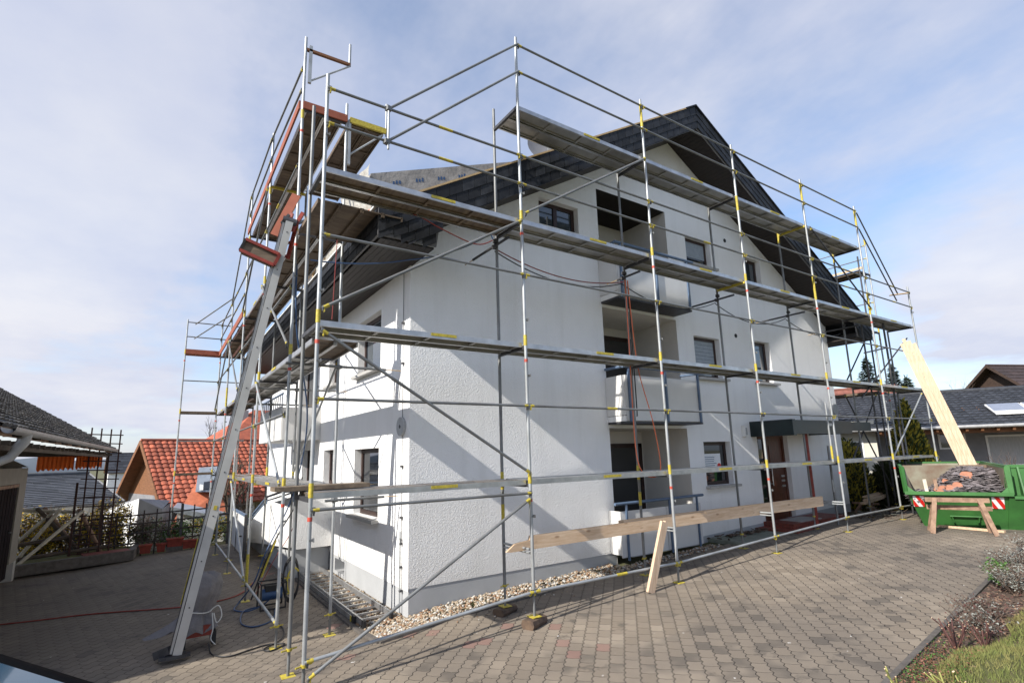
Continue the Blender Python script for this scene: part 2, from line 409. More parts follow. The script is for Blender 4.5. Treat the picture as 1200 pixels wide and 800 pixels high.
# paved yard up to the kerbs
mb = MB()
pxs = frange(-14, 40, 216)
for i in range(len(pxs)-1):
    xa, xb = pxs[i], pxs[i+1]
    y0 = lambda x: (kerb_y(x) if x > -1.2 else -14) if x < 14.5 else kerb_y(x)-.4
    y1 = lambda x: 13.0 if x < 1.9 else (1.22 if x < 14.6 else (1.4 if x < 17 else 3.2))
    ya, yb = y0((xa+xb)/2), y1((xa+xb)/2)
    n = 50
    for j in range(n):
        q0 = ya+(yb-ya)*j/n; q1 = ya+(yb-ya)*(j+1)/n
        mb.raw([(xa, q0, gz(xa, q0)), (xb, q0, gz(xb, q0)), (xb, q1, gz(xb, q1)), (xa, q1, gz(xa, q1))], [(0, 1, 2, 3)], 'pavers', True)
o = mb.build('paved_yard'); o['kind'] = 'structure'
SKY_STR, SUN_STR, EXPO, CLOUD_STR = .15, 5.0, 0.50, .60
CLOUD_A, CLOUD_B, CLOUD_Z, CLOUD_MIN = (1.06, 1.05, 1.10), (.68, .74, .97), 9.1, .20
CLOUD_SC = .42
# ------------------------------------------------------------------ the house
HX0, HX1, HY0, HY1 = 1.90, 16.15, 1.75, 14.6
RX, RZ, EX0, EX1, EZ, SL = 9.05, 8.77, 1.0, 17.1, 4.05, .586
VY = .85                       # plane of the front verge
ROOFT = .16
house = thing('apartment_house', 'white rendered three storey apartment house with black slate gable trim, wrapped in scaffolding', 'house', (9, 8, -1.9))
def undz(x): return min(3.59 + (x-HX0)*SL if x < RX else 3.59 + (HX1-x)*SL + .0, 8.0)
def roof_under(x):
    return (EZ + SL*(x-EX0) if x < RX else RZ - SL*(x-RX)) - .34
# front (gable) wall, with openings (x0, x1, z0, z1)
OP = dict(
    tw0=(4.71, 5.78, 5.00, 5.59), tlog=(6.36, 8.68, 3.62, 6.22), tw1=(9.40, 10.42, 5.02, 5.78), tw2=(11.98, 12.74, 4.72, 5.69),
    mlog=(6.33, 8.76, .96, 3.44), mw1=(9.38, 10.42, 2.08, 3.13), mw2=(11.88, 12.75, 2.09, 3.25),
    glog=(6.33, 8.82, -1.86, .84), gw=(9.38, 10.44, -.50, .525), door=(11.62, 13.08, -1.55, .67))
def strip_wall(mb, breaks, holes, zb, top, P, mat, mx=None):
    xs_ = sorted(set(breaks + [h[0] for h in holes] + [h[1] for h in holes]))
    for a, b_ in zip(xs_, xs_[1:]):
        hs = sorted([(h[2], h[3]) for h in holes if h[0] <= a+1e-6 and h[1] >= b_-1e-6])
        z = zb
        segs = []
        for h0, h1 in hs: segs.append((z, h0)); z = h1
        for s0, s1 in segs:
            if s1-s0 > 1e-4: mb.face([P(a, s0), P(b_, s0), P(b_, s1), P(a, s1)], mat)
        mb.face([P(a, z), P(b_, z), P(b_, top(b_)), P(a, top(a))], mat)
def reveal(mb, x0, x1, z0, z1, P, D, mat):
    """the four sides of an opening; P(x,z,depth)"""
    mb.face([P(x0, z0, 0), P(x0, z1, 0), P(x0, z1, D), P(x0, z0, D)], mat)
    mb.face([P(x1, z1, 0), P(x1, z0, 0), P(x1, z0, D), P(x1, z1, D)], mat)
    mb.face([P(x0, z1, 0), P(x1, z1, 0), P(x1, z1, D), P(x0, z1, D)], mat)
    mb.face([P(x1, z0, 0), P(x0, z0, 0), P(x0, z0, D), P(x1, z0, D)], mat)
PF = lambda x, z, d=0: (x, HY0+d, z)
PL = lambda y, z, d=0: (HX0+d, y, z)
LH = dict(lw1=(3.14, 4.55, -.72, .54), lw2=(6.10, 6.93, -.22, .57), lu1=(3.14, 4.50, 2.02, 3.15), lu2=(5.95, 6.75, 2.08, 2.95),
          lb=(7.6, 9.6, .95, 3.1), base=(5.05, 5.75, -1.97, -1.72), lg=(8.2, 9.2, -1.2, .6))
mb = MB()
fh = [OP[k] for k in OP]
strip_wall(mb, [HX0, RX, HX1], fh, -1.62, roof_under, PF, 'stucco')
for k in OP:
    if k in ('tlog', 'mlog', 'glog'): continue
    reveal(mb, *OP[k], PF, .14, 'stucco')
strip_wall(mb, [HY0, HY1], [h for k, h in LH.items() if k != 'base'], -1.66, lambda y: 3.62, PL, 'stucco')
for k, h in LH.items():
    if k != 'base': reveal(mb, *h, PL, .14, 'stucco')
mb.face([(HX1, HY0, -2.6), (HX1, HY1, -2.6), (HX1, HY1, 3.75), (HX1, HY0, 3.75)], 'stucco')
mb.face([(HX1, HY1, -2.6), (HX0, HY1, -2.6), (HX0, HY1, 3.7), (HX1, HY1, 3.7)], 'stucco')
mb.face([(HX0, HY1, 3.7), (RX, HY1, 8.3), (HX1, HY1, 3.7)], 'stucco')
mb.build('wall', house)
# plinth, 6 mm behind the render line at the front so the render oversails it
mb = MB()
mb.face([PF(HX0+.006, -2.4, .008), PF(HX1, -2.4, .008), PF(HX1, -1.35, .008), PF(HX0+.006, -1.62, .008)], 'plinth_grey') if False else None
for a, b_, za, zb_ in ((HX0+.01, 6.33, -1.62, -1.62), (8.82, 11.62, -1.62, -1.62), (13.08, HX1, -1.62, -1.62)):
    mb.face([PF(a, -2.4, .01), PF(b_, -2.4, .01), PF(b_, zb_, .01), PF(a, za, .01)], 'plinth_grey')
mb.face([PF(8.82, -1.9, -.004), PF(HX1, -1.9, -.004), PF(HX1, -1.38, -.004), PF(8.82, -1.60, -.004)], 'plinth_grey')
b0, b1, c0, c1 = LH['base']
for y0, y1, z0, z1 in ((HY0+.01, b0, -2.5, -1.66), (b1, HY1, -2.5, -1.66), (b0, b1, -2.5, c0), (b0, b1, c1, -1.66)):
    mb.face([PL(y1, z0, .01), PL(y0, z0, .01), PL(y0, z1, .01), PL(y1, z1, .01)], 'plinth_grey')
reveal(mb, b0, b1, c0, c1, lambda y, z, d=0: (HX0+.01+d, y, z), .25, 'plinth_grey')
mb.face([PL(b1, c0, .25), PL(b0, c0, .25), PL(b0, c1, .25), PL(b1, c1, .25)], 'rubber')
mb.build('plinth', house)

# loggias: recess behind the wall plane
LD = 3.15
def loggia(x0, x1, z0, z1, door, ceilmat, wallmat):
    mb = MB()
    mb.face([(x0, HY0, z0), (x0, HY0, z1), (x0, LD, z1), (x0, LD, z0)], wallmat)
    mb.face([(x1, HY0, z1), (x1, HY0, z0), (x1, LD, z0), (x1, LD, z1)], wallmat)
    mb.face([(x0, LD, z0), (x0, LD, z1), (x1, LD, z1), (x1, LD, z0)], wallmat)
    mb.face([(x0, HY0, z1), (x1, HY0, z1), (x1, LD, z1), (x0, LD, z1)], ceilmat)
    mb.face([(x0, HY0, z0), (x0, LD, z0), (x1, LD, z0), (x1, HY0, z0)], 'plinth_grey')
    lo = mb.build('loggia', house)
    d0, d1, dz0, dz1 = door
    mb = MB(); y = LD-.05
    for a, b_, c_, d_ in ((d0, d0+.09, dz0, dz1), (d1-.09, d1, dz0, dz1), (d0, d1, dz1-.1, dz1), (d0, d1, dz0, dz0+.1), ((d0+d1)/2-.05, (d0+d1)/2+.05, dz0+.1, dz1-.1)):
        mb.box(a, b_, y, LD-.002, c_, d_, 'frame_brown')
    df = mb.build('balcony_door', lo)
    mb = MB(); mb.box(d0+.05, d1-.05, LD-.035, LD-.015, dz0+.05, dz1-.05, 'glass_dark'); mb.build('pane', df)
    return lo
loggia(6.36, 8.68, 3.62, 6.22, (6.9, 8.6, 3.64, 5.7), 'loggia_wood', 'loggia_wall')
loggia(6.33, 8.76, .96, 3.44, (6.42, 8.62, .98, 3.22), 'loggia_wall', 'loggia_wall')
loggia(6.33, 8.82, -1.86, .84, (6.42, 8.74, -1.75, .54), 'loggia_wall', 'loggia_wall')
# balconies
def balcony(x0, x1, zb, zt, slab=.11, front=1.2, back=HY0+.3):
    mb = MB(); t = .05
    mb.box(x0+.01, x1-.01, front+.03, back, zb, zb+slab, 'stucco')
    mb.box(x0+.012, x1-.012, front+.012, HY0-.01, zb-.045, zb-.004, 'steel_dark')
    b_ = mb.build('balcony', house)
    mb = MB()
    mb.box(x0-.003, x0+t, front+.02, HY0-.004, zb+slab+.01, zt, 'panel_grey')
    mb.box(x1-t, x1+.003, front+.02, HY0-.004, zb+slab+.01, zt, 'panel_grey')
    xs_ = [x0, x0+(x1-x0)*.06, x0+(x1-x0)*.53, x1-.06]
    n = [x0+.01, (x0+x1)/2-.02, x1-.01]
    for a, c_ in zip(n, n[1:]): mb.box(a+.015, c_-.015, front, front+.018, zb+.01, zt, 'panel_grey')
    mb.build('parapet_panel', b_)
    mb = MB()
    for px in (x0+.10, (x0+x1)/2, x1-.12):
        mb.box(px-.02, px+.02, front-.045, front-.003, zb-.01, zt+.13, 'blue_rail')
    mb.tube((x0-.05, front-.02, zt+.17), (x1+.12, front-.02, zt+.17), .032, 'blue_rail')
    mb.tube((x0-.02, front-.02, zt+.17), (x0-.02, HY0-.04, zt+.17), .03, 'blue_rail')
    mb.tube((x1+.06, front-.02, zt+.17), (x1-.25, front+.35, zt+.14), .025, 'blue_rail')
    mb.build('handrail', b_)
    return b_
balcony(6.29, 8.70, 3.55, 4.55)
balcony(6.29, 8.72, .95, 1.88)
mb = MB(); mb.box(6.45, 8.62, HY0-.30, HY0+.02, -1.68, -1.55, 'plinth_grey')
gp = mb.build('terrace', house)
mb = MB()
mb.box(6.17, 6.20, HY0-.30, HY0-.01, -1.62, -.80, 'panel_grey')
for a, c_ in ((6.17, 7.5), (7.52, 8.64)): mb.box(a, c_, HY0-.32, HY0-.30, -1.66, -.80, 'panel_grey')
mb.build('parapet_panel', gp)
mb = MB()
for px in (6.32, 7.6, 8.50): mb.box(px-.018, px+.018, HY0-.36, HY0-.325, -1.72, -.66, 'blue_rail')
mb.tube((6.02, HY0-.34, -.65), (8.72, HY0-.34, -.64), .03, 'blue_rail')
mb.build('handrail', gp)

def window(P, x0, x1, z0, z1, d, ins='curtain', glassm='glass_dark', mull=False, blind=0, sill=True, sgn=1, sillout=.13, frame='frame_brown'):
    """P(x,z,depth) -> point ; a casement set back d in its opening"""
    mb = MB(); fw = .085
    def bx(a, b_, c_, e_, da, db, m_, mb_): 
        p = [P(a, c_, da), P(b_, c_, da), P(b_, c_, db), P(a, c_, db), P(a, e_, da), P(b_, e_, da), P(b_, e_, db), P(a, e_, db)]
        mb_.hexa(p, m_)
    for a, b_, c_, e_ in ((x0, x0+fw, z0, z1), (x1-fw, x1, z0, z1), (x0+fw, x1-fw, z1-fw, z1), (x0+fw, x1-fw, z0, z0+fw)):
        bx(a+.001, b_-.001, c_+.001, e_-.001, d, d+.06, frame, mb)
    if mull: bx((x0+x1)/2-.05, (x0+x1)/2+.05, z0+fw, z1-fw, d-.005, d+.055, frame, mb)
    w = mb.build('window', house)
    mb = MB(); bx(x0+fw-.01, x1-fw+.01, z0+fw-.01, z1-fw+.01, d+.02, d+.03, glassm, mb); mb.build('pane', w)
    if blind:
        mb = MB(); zz = z1-fw; n = 7; hh_ = (z1-z0)*blind/n
        for i in range(n):
            bx(x0+fw, x1-fw, zz-hh_*(i+1)+.006, zz-hh_*i, d+.006, d+.018, 'blind', mb)
        mb.build('roller_blind', w)
    if sill:
        mb = MB(); bx(x0-.05, x1+.12*sgn, z0-.06, z0-.002, -sillout, d-.004, 'sill_grey', mb); mb.build('sill', w)
    return w
window(PF, *OP['tw0'], .14, glassm='glass_blue', mull=True, sill=False)
window(PF, *OP['tw1'], .14, blind=.55); window(PF, *OP['tw2'], .14, glassm='glass_blue')
window(PF, *OP['mw1'], .14, blind=.62); window(PF, *OP['mw2'], .14, glassm='glass_blue')
w = window(PF, *OP['gw'], .14, glassm='glass_dark')
# notices stuck behind the ground floor pane
mb = MB(); y = HY0+.14+.018
x0, x1, z0, z1 = OP['gw']
mb.box(x0+.10, x0+.82, y-.006, y-.003, z0+.33, z0+.74, 'paper')
for i in range(6):
    mb.box(x0+.16, x0+.16+.50*(.6+.4*R.random()), y-.010, y-.007, z0+.40+i*.05, z0+.415+i*.05, 'blue_rail')
mb.tube((x0+.74, y-.007, z0+.44), (x0+.74, y-.014, z0+.44), .07, 'refl_red', 12)
mb.build('paper_notice', w)
for k, ins in (('lw1', 1), ('lw2', 0), ('lu1', 1), ('lu2', 0)):
    window(PL, *LH[k], .14, mull=False, sgn=.4, glassm='glass_dark' if k[1] == 'w' else 'glass_blue')
window(PL, *LH['lb'], .14, mull=True, sill=False); window(PL, *LH['lg'], .14, sill=False)
# white frames visible round the left windows
for k in ('lw1', 'lu1'):
    a, b_, c_, e_ = LH[k]

# entrance door, canopy and steps
x0, x1, z0, z1 = OP['door']; y = HY0+.14
mb = MB()
for a, b_, c_, e_ in ((x0, x0+.09, z0, z1), (x1-.09, x1, z0, z1), (x0+.09, x1-.09, z1-.09, z1), (x0+.50, x0+.58, z0, z1-.09)):
    mb.box(a+.001, b_-.001, y-.02, y+.06, c_+.001, e_-.001, 'door_brown')
mb.box(x0+.58, x1-.09, y, y+.05, z0+.01, z1-.09, 'door_brown')
mb.box(x0+.09, x0+.50, y+.02, y+.04, z0+.01, z0+.35, 'door_brown')
for i in range(3): mb.box(x0+.72, x1-.25, y-.015, y-.001, z0+.25+i*.62, z0+.70+i*.62, 'door_brown')
d = mb.build('entrance_door', house)
mb = MB(); mb.box(x0+.09, x0+.50, y+.015, y+.03, z0+.35, z1-.10, 'glass_dark'); mb.build('pane', d)
mb = MB(); mb.tube((x0+.66, y-.07, z0+.9), (x0+.66, y-.07, z0+1.35), .015, 'alu_edge'); mb.tube((x0+.66, y-.07, z0+.95), (x0+.66, y, z0+.95), .01, 'alu_edge'); mb.tube((x0+.66, y-.07, z0+1.3), (x0+.66, y, z0+1.3), .01, 'alu_edge'); mb.build('handle', d)
for i, zz in enumerate((1.12, 1.0, .86)): mb = MB(); mb.box(x1-.30, x1-.14, y-.03, y-.002, z0+zz-.02, z0+zz+.03, 'alu_edge'); mb.build('letter_slot', d)
mb = MB()
mb.box(11.35, 11.48, .62, HY0-.005, .63, 1.02, 'canopy_dark'); mb.box(11.48, 14.35, .62, .72, .66, 1.00, 'canopy_dark')
mb.box(14.25, 14.35, .72, HY0-.005, .66, 1.0, 'canopy_dark'); mb.box(11.48, 14.25, .72, HY0-.005, .86, .96, 'steel_dark')
mb.box(11.50, 14.22, .74, HY0-.01, .70, .74, 'far_wood')
mb.box(14.35, 15.6, .66, .74, .74, .98, 'canopy_dark')
mb.box(13.05, 13.35, .60, .617, .86, .93, 'alu_edge')
cp = mb.build('canopy', house)
mb = MB(); mb.tube((12.52, .95, gz(12.5, .95)), (12.52, .95, .72), .045, 'machine_red', 10); mb.build('post', cp)
mb = MB()
mb.box(11.15, 15.1, .70, HY0-.004, gz(13, .7)-.1, -1.60, 'brick_step'); mb.box(11.5, 14.2, .98, HY0-.004, -1.60, -1.49, 'brick_step')
mb.box(12.0, 13.0, 1.05, 1.6, -1.49, -1.475, 'sill_grey')
mb.build('entrance_step', house)
mb = MB(); mb.box(10.98, 11.13, HY0-.09, HY0-.002, .64, .92, 'white_paint'); mb.box(11.02, 11.09, HY0-.095, HY0-.09, .68, .86, 'curtain'); mb.build('wall_lamp', house)
for x, z in ((11.13, 5.98), (11.17, 3.30)): mb = MB(); mb.tube((x, HY0-.012, z), (x, HY0+.0, z), .055, 'rubber', 14); mb.build('vent', house)
mb = MB(); mb.tube((15.88, HY0-.1, 1.44), (15.88, HY0-.003, 1.44), .17, 'curtain', 20); mb.build('meter_disc', house)
mb = MB(); mb.tube((HX0-.05, 2.03, .86), (HX0-.003, 2.03, .86), .155, 'curtain', 24); mb.tube((HX0-.056, 2.03, .86), (HX0-.05, 2.03, .86), .03, 'steel_dark', 10); mb.build('meter_disc', house)
mb = MB(); mb.box(HX0-.02, HX0-.003, 2.02, 2.10, -.93, -.80, 'curtain'); mb.build('socket_box', house)
mb = MB()
mb.tube((HX0-.025, 1.98, -1.0), (HX0-.025, 1.98, 3.55), .006, 'steel_dark', 6)
mb.tube((HX0-.035, 2.0, -2.0), (HX0-.035, 2.0, -.9), .013, 'galvanised', 8)
for zz in (2.6, 1.9, .2, -.6, -1.0, -1.35, -1.7): mb.box(HX0-.045, HX0-.003, 1.97, 2.02, zz, zz+.03, 'steel_dark')
mb.build('lightning_rod_cable', house)

# ---- roof
mb = MB()
def rp(x): return EZ + SL*(x-EX0) if x <= RX else RZ - SL*(x-RX)
Y1 = HY1+.6
for a, b_ in ((EX0, RX), (RX, EX1)):
    m_ = 'membrane' if a == EX0 else 'dark_tile'
    p = [(a, VY+.03, rp(a)-ROOFT), (b_, VY+.03, rp(b_)-ROOFT), (b_, Y1, rp(b_)-ROOFT), (a, Y1, rp(a)-ROOFT),
         (a, VY+.03, rp(a)-.002), (b_, VY+.03, rp(b_)-.002), (b_, Y1, rp(b_)-.002), (a, Y1, rp(a)-.002)]
    mb.hexa(p, m_)
roof = mb.build('roof', house)
# soffits: sloped under the verge, level boxes under the eaves
mb = MB()
t = .03
for a, b_ in ((2.05, RX), (RX, EX1-1.0)):
    za, zb_ = rp(a)-.50, rp(b_)-.50
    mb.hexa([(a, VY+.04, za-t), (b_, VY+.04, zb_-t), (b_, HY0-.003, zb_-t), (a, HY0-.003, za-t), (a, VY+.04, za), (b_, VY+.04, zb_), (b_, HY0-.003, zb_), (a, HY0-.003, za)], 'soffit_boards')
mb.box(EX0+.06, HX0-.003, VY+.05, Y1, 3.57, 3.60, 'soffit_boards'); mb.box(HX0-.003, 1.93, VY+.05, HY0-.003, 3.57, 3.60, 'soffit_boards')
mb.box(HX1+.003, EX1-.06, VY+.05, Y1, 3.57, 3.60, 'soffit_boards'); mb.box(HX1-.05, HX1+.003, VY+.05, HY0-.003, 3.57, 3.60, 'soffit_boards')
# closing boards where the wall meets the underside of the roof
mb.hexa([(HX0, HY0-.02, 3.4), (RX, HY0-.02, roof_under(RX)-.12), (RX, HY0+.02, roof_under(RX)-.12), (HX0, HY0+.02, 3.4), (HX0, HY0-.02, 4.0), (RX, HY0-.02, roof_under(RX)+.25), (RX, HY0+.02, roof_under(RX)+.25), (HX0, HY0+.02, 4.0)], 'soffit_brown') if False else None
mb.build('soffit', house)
# fascia boards behind the slates + slates
def slates(mb, o, du, dn, nu, rows, su, sv, vdir, lim=None):
    """o origin at top, du unit along, vdir unit downwards, dn outward normal"""
    o, du, dn, vdir = V(o), V(du), V(dn), V(vdir)
    for r_ in range(rows):
        for k in range(-1, nu+1):
            u0 = k*su + (su/2 if r_ % 2 else 0); u1 = u0+su-.013
            u0 = max(u0, 0); u1 = min(u1, nu*su)
            if u1-u0 < .03: continue
            v0 = r_*sv; v1 = v0+sv+.035+R.uniform(-.004, .004)
            t0 = .004+R.uniform(0, .003); t1 = .020+R.uniform(-.003, .004); th = .007
            if lim:
                pc = o+du*(u0+u1)/2; vm = pc.z-lim(pc)
                if v0 > vm-.04: continue
                v1 = min(v1, vm+.008)
            p = lambda u, v_, n_: o+du*u+vdir*v_+dn*n_
            mb.hexa([p(u0, v1, t1), p(u1, v1, t1), p(u1, v1, t1+th), p(u0, v1, t1+th), p(u0, v0, t0), p(u1, v0, t0), p(u1, v0, t0+th), p(u0, v0, t0+th)], 'slate')
mb = MB()
ca = math.cos(math.atan(SL)); sa = math.sin(math.atan(SL))
LEN = (RX-EX0)/ca
for sgn in (1, -1):
    ex = EX0 if sgn == 1 else EX1
    # board
    poly = [(ex, VY, EZ), (RX, VY, RZ), (RX, VY, RZ-.62), (ex+sgn*1.02, VY, rp(ex+sgn*1.02)-.60), (ex+sgn*.95, VY, 3.60), (ex, VY, 3.60)]
    mb.prism(poly, (0, .035, 0), 'slate_board')
    du = (sgn*ca, 0, sa); vd = (sgn*sa, 0, -ca) if False else (0, 0, -1)
    n = int(LEN/.27)
    slates(mb, (ex, VY-.002, EZ-.01), du, (0, -1, 0), n, 5, LEN/n, .185, vd, lim=lambda p: 3.60 if abs(p.x-ex) < .97 else rp(p.x)-.61)
    # lower rows in the eave box
    o_ = V((ex, VY-.002, EZ-.01)) + V((0, 0, -.555))
    # eave fascia, 13 m long
    fx = ex-.002*sgn
    ny = int((Y1-VY)/.30)
    mb.box(min(ex, ex+sgn*.035), max(ex, ex+sgn*.035), VY+.036, Y1, 3.60, EZ-.02, 'slate_board')
    slates(mb, (fx, VY+.01, EZ-.02), (0, 1, 0), (-sgn, 0, 0), ny, 3, (Y1-VY-.02)/ny, .135, (0, 0, -1))
mb.build('slate_cladding', house)
mb = MB()
mb.beam((EX0-.01, VY-.012, EZ+.012), (RX-.35, VY-.012, rp(RX-.35)+.012), .035, .03, 'batten')
mb.beam((EX0-.03, VY, EZ+.005), (EX0-.03, Y1, EZ+.005), .05, .03, 'flash_white')
mb.beam((RX-.4, VY-.02, rp(RX-.4)+.015), (RX+.01, VY-.02, RZ+.015), .06, .03, 'slate')
mb.beam((RX, VY-.02, RZ+.012), (EX1, VY-.02, EZ+.012), .06, .03, 'slate')
mb.build('verge_batten', house)
# shed dormer wrapped in membrane, standing on the near roof slope
mb = MB()
y0, y1 = 1.6, 6.2
dp = [(1.12, 4.10), (1.12, 4.98), (5.35, 6.60)]
mb.prism([(x, y0, z) for x, z in dp], (0, y1-y0, 0), 'membrane')
dm_ = mb.build('dormer', house)
mb = MB()
for k in range(7):
    yy = y0+.12+k*.7
    mb.box(1.075, 1.118, yy, yy+.05, 4.12, 4.95, 'batten')
for zz in (4.35, 4.75): mb.box(1.05, 1.074, y0, y1, zz, zz+.045, 'batten')
mb.build('batten', dm_)
# loose plastic film hung over the dormer front: a rumpled sheet
mb = MB(); vs = []; nx, nz = 26, 8
for j in range(nz+1):
    for i in range(nx+1):
        yy = 1.3+i*.13; zz = 4.07+j*.115
        vs.append((1.03+.035*math.sin(i*1.7+j*.6)+.03*math.sin(i*.8-j*1.3)+.02*R.random()-.02*j/nz, yy, zz+.03*math.sin(i*.9)))
mb.raw(vs, [(j*(nx+1)+i, j*(nx+1)+i+1, (j+1)*(nx+1)+i+1, (j+1)*(nx+1)+i) for j in range(nz) for i in range(nx)], 'plastic_film', True)
mb.build('plastic_sheet', dm_)
# printed marks of the membrane on the dormer cheek
mb = MB()
for k in range(9):
    x = 1.5+k*.42; zc = 4.75+.383*(x-1.12)*.99
    for j in range(3):
        mb.box(x+j*.055, x+.035+j*.055, y0-.004, y0-.001, zc+.02*j+.0, zc+.05+.02*j+.03*R.random(), 'cable_blue')
mb.build('membrane_print', dm_)
# satellite dish on its mast
dish = thing('satellite_dish', 'grey satellite dish rising behind the slate verge, half hidden by a top scaffold deck', 'satellite dish', (4.85, 1.75, 6.1))
mb = MB(); cx, cy, cz = 4.75, 1.55, 6.62
nrm = V((-.25, -.95, .25)).normalized(); a = nrm.cross(V((0, 0, 1))).normalized(); b2 = nrm.cross(a)
vs = [V((cx, cy, cz))-nrm*.08]; fs = []
for j in range(1, 5):
    for k in range(24):
        r_ = .36*j/4; vs.append(V((cx, cy, cz))-nrm*(.08*(1-(j/4)**2))+(a*math.cos(2*PI*k/24)+b2*math.sin(2*PI*k/24)*1.08)*r_)
for k in range(24): fs.append((0, 1+k, 1+(k+1) % 24))
for j in range(3):
    for k in range(24): fs.append((1+j*24+k, 1+(j+1)*24+k, 1+(j+1)*24+(k+1) % 24, 1+j*24+(k+1) % 24))
mb.raw(vs, fs, 'dish_grey', True); mb.build('reflector', dish)
mb = MB(); c_ = V((cx, cy, cz)); mb.tube(c_-b2*(-.36), c_+nrm*.38+V((0, 0, -.05)), .012, 'alu_edge', 6); mb.tube(c_+nrm*.36+V((0, 0, -.05)), c_+nrm*.46+V((0, 0, 0)), .03, 'alu_edge', 8); mb.build('feed_arm', dish)
mb = MB(); mb.tube((4.85, 1.75, rp(4.85)-.05), (4.85, 1.75, 6.9), .025, 'galvanised', 8); mb.build('mast', dish)

# left side: balcony and outside stair
mb = MB()
mb.box(1.0, HX0-.003, 7.35, 10.55, .84, .95, 'stucco')
b_ = mb.build('balcony', house)
mb = MB()
mb.box(.98, 1.0, 7.35, 10.55, .84, 1.66, 'panel_grey'); mb.box(1.0, HX0-.004, 7.33, 7.35, .84, 1.62, 'panel_grey'); mb.box(1.0, HX0-.004, 10.55, 10.57, .84, 1.62, 'panel_grey')
mb.build('parapet_panel', b_)
mb = MB()
mb.tube((.98, 7.3, 1.95), (.98, 10.6, 1.95), .025, 'blue_rail')
for k in range(12): mb.tube((.985, 7.4+k*.28, 1.66), (.985, 7.4+k*.28, 1.95), .012, 'blue_rail', 6)
mb.build('handrail', b_)
mb = MB()
sp = [(6.0, -.42, -1.45), (9.2, -.78, -1.75), (12.6, -1.75, -2.1)]
for (ya, ta, ba), (yb, tb, bb) in zip(sp, sp[1:]):
    mb.hexa([(1.0, ya, ba), (1.12, ya, ba), (1.12, yb, bb), (1.0, yb, bb), (1.0, ya, ta), (1.12, ya, ta), (1.12, yb, tb), (1.0, yb, tb)], 'stucco')
mb.box(1.12, HX0-.003, 5.98, 6.10, -1.5, -.42, 'stucco')
for k in range(11):
    yy = 6.2+k*.55; mb.box(1.12, HX0-.003, yy, yy+.55, -2.5, -1.0-.10*k, 'plinth_grey')
st = mb.build('outside_stair', house)
mb = MB()
mb.path([(1.06, 6.0, -.22), (1.06, 9.2, -.58), (1.06, 12.6, -1.5)], .03, 'blue_rail', 8); mb.path([(1.06, 6.0, -.32), (1.06, 9.2, -.68), (1.06, 12.6, -1.6)], .02, 'blue_rail', 8)
mb.tube((1.06, 6.0, -.22), (HX0-.1, 6.0, -.22), .03, 'blue_rail')
for yy, zz in ((6.0, -.22), (9.2, -.58), (12.6, -1.5)): mb.tube((1.06, yy, zz-.3), (1.06, yy, zz), .015, 'blue_rail', 6)
mb.build('handrail', st)
# ------------------------------------------------------------------ scaffolding
TR = .0242
def standard(parent, x, y, z0, z1, joints=(), tagz=(), top=True, mat_='galvanised', yellow=()):
    mb = MB(); mb.tube((x, y, z0), (x, y, z1), TR, mat_, 10)
    for z in joints:
        mb.tube((x, y, z-.05), (x, y, z+.11), TR+.003, 'yellow_paint', 10)
        mb.tube((x, y, z-.30), (x, y, z-.255), TR+.003, 'red_tag', 10)
    for za, zb_ in yellow: mb.tube((x, y, za), (x, y, zb_), TR+.0025, 'yellow_paint', 10)
    for z in tagz:
        mb.box(x-.006, x+.045, y-.03, y+.0, z-.012, z+.012, 'galvanised_old'); mb.box(x+.04, x+.047, y-.045, y+.01, z-.02, z+.02, 'galvanised_old')
    return mb.build('standard', parent)
def base_plate(parent, x, y, zg, z0):
    mb = MB(); mb.box(x-.075, x+.075, y-.075, y+.075, zg, zg+.008, 'yellow_paint'); mb.tube((x, y, zg+.008), (x, y, z0+.05), .018, 'galvanised_old', 8)
    mb.tube((x, y, z0-.03), (x, y, z0+.0), .034, 'yellow_paint', 8); mb.beam((x-.09, y-.03, z0-.015), (x+.09, y+.03, z0-.015), .014, .014, 'yellow_paint')
    return mb.build('base_plate', parent)
def rail(parent, p, q, name='guard_rail', r=.019, mat_='galvanised_old', ends=True, mid=True):
    mb = MB(); p, q = V(p), V(q); mb.tube(p, q, r, mat_, 8)
    if ends:
        t = (q-p).normalized()
        for e_, s2_ in ((p, 1), (q, -1)): mb.obox(e_+t*.022*s2_+V((0, 0, -.002)), t*.022, V((0, 0, .034)), t.cross(V((0, 0, 1)))*.010, 'galvanised_old'); mb.obox(e_+t*.03*s2_+V((0, 0, -.03)), t*.007, V((0, 0, .030)), t.cross(V((0, 0, 1)))*.018, 'yellow_paint' if R.random() < .4 else 'steel_dark')
        mb.tube(p+t*.02, p+t*.09, r+.002, 'yellow_paint', 8); mb.tube(q-t*.08, q-t*.02, r+.002, 'yellow_paint', 8)
    if mid and R.random() < .35: m_ = p.lerp(q, .52); t = (q-p).normalized(); mb.tube(m_, m_+t*.22, r+.002, 'yellow_paint', 8)
    return mb.build(name, parent)
def coupler(mb, p, m_='galvanised_old'):
    x, y, z = p; mb.obox((x, y, z), (.034, .01, 0), (-.01, .034, 0), (0, 0, .03), m_); mb.tube((x-.05, y, z+.02), (x+.05, y, z+.02), .009, m_, 6)
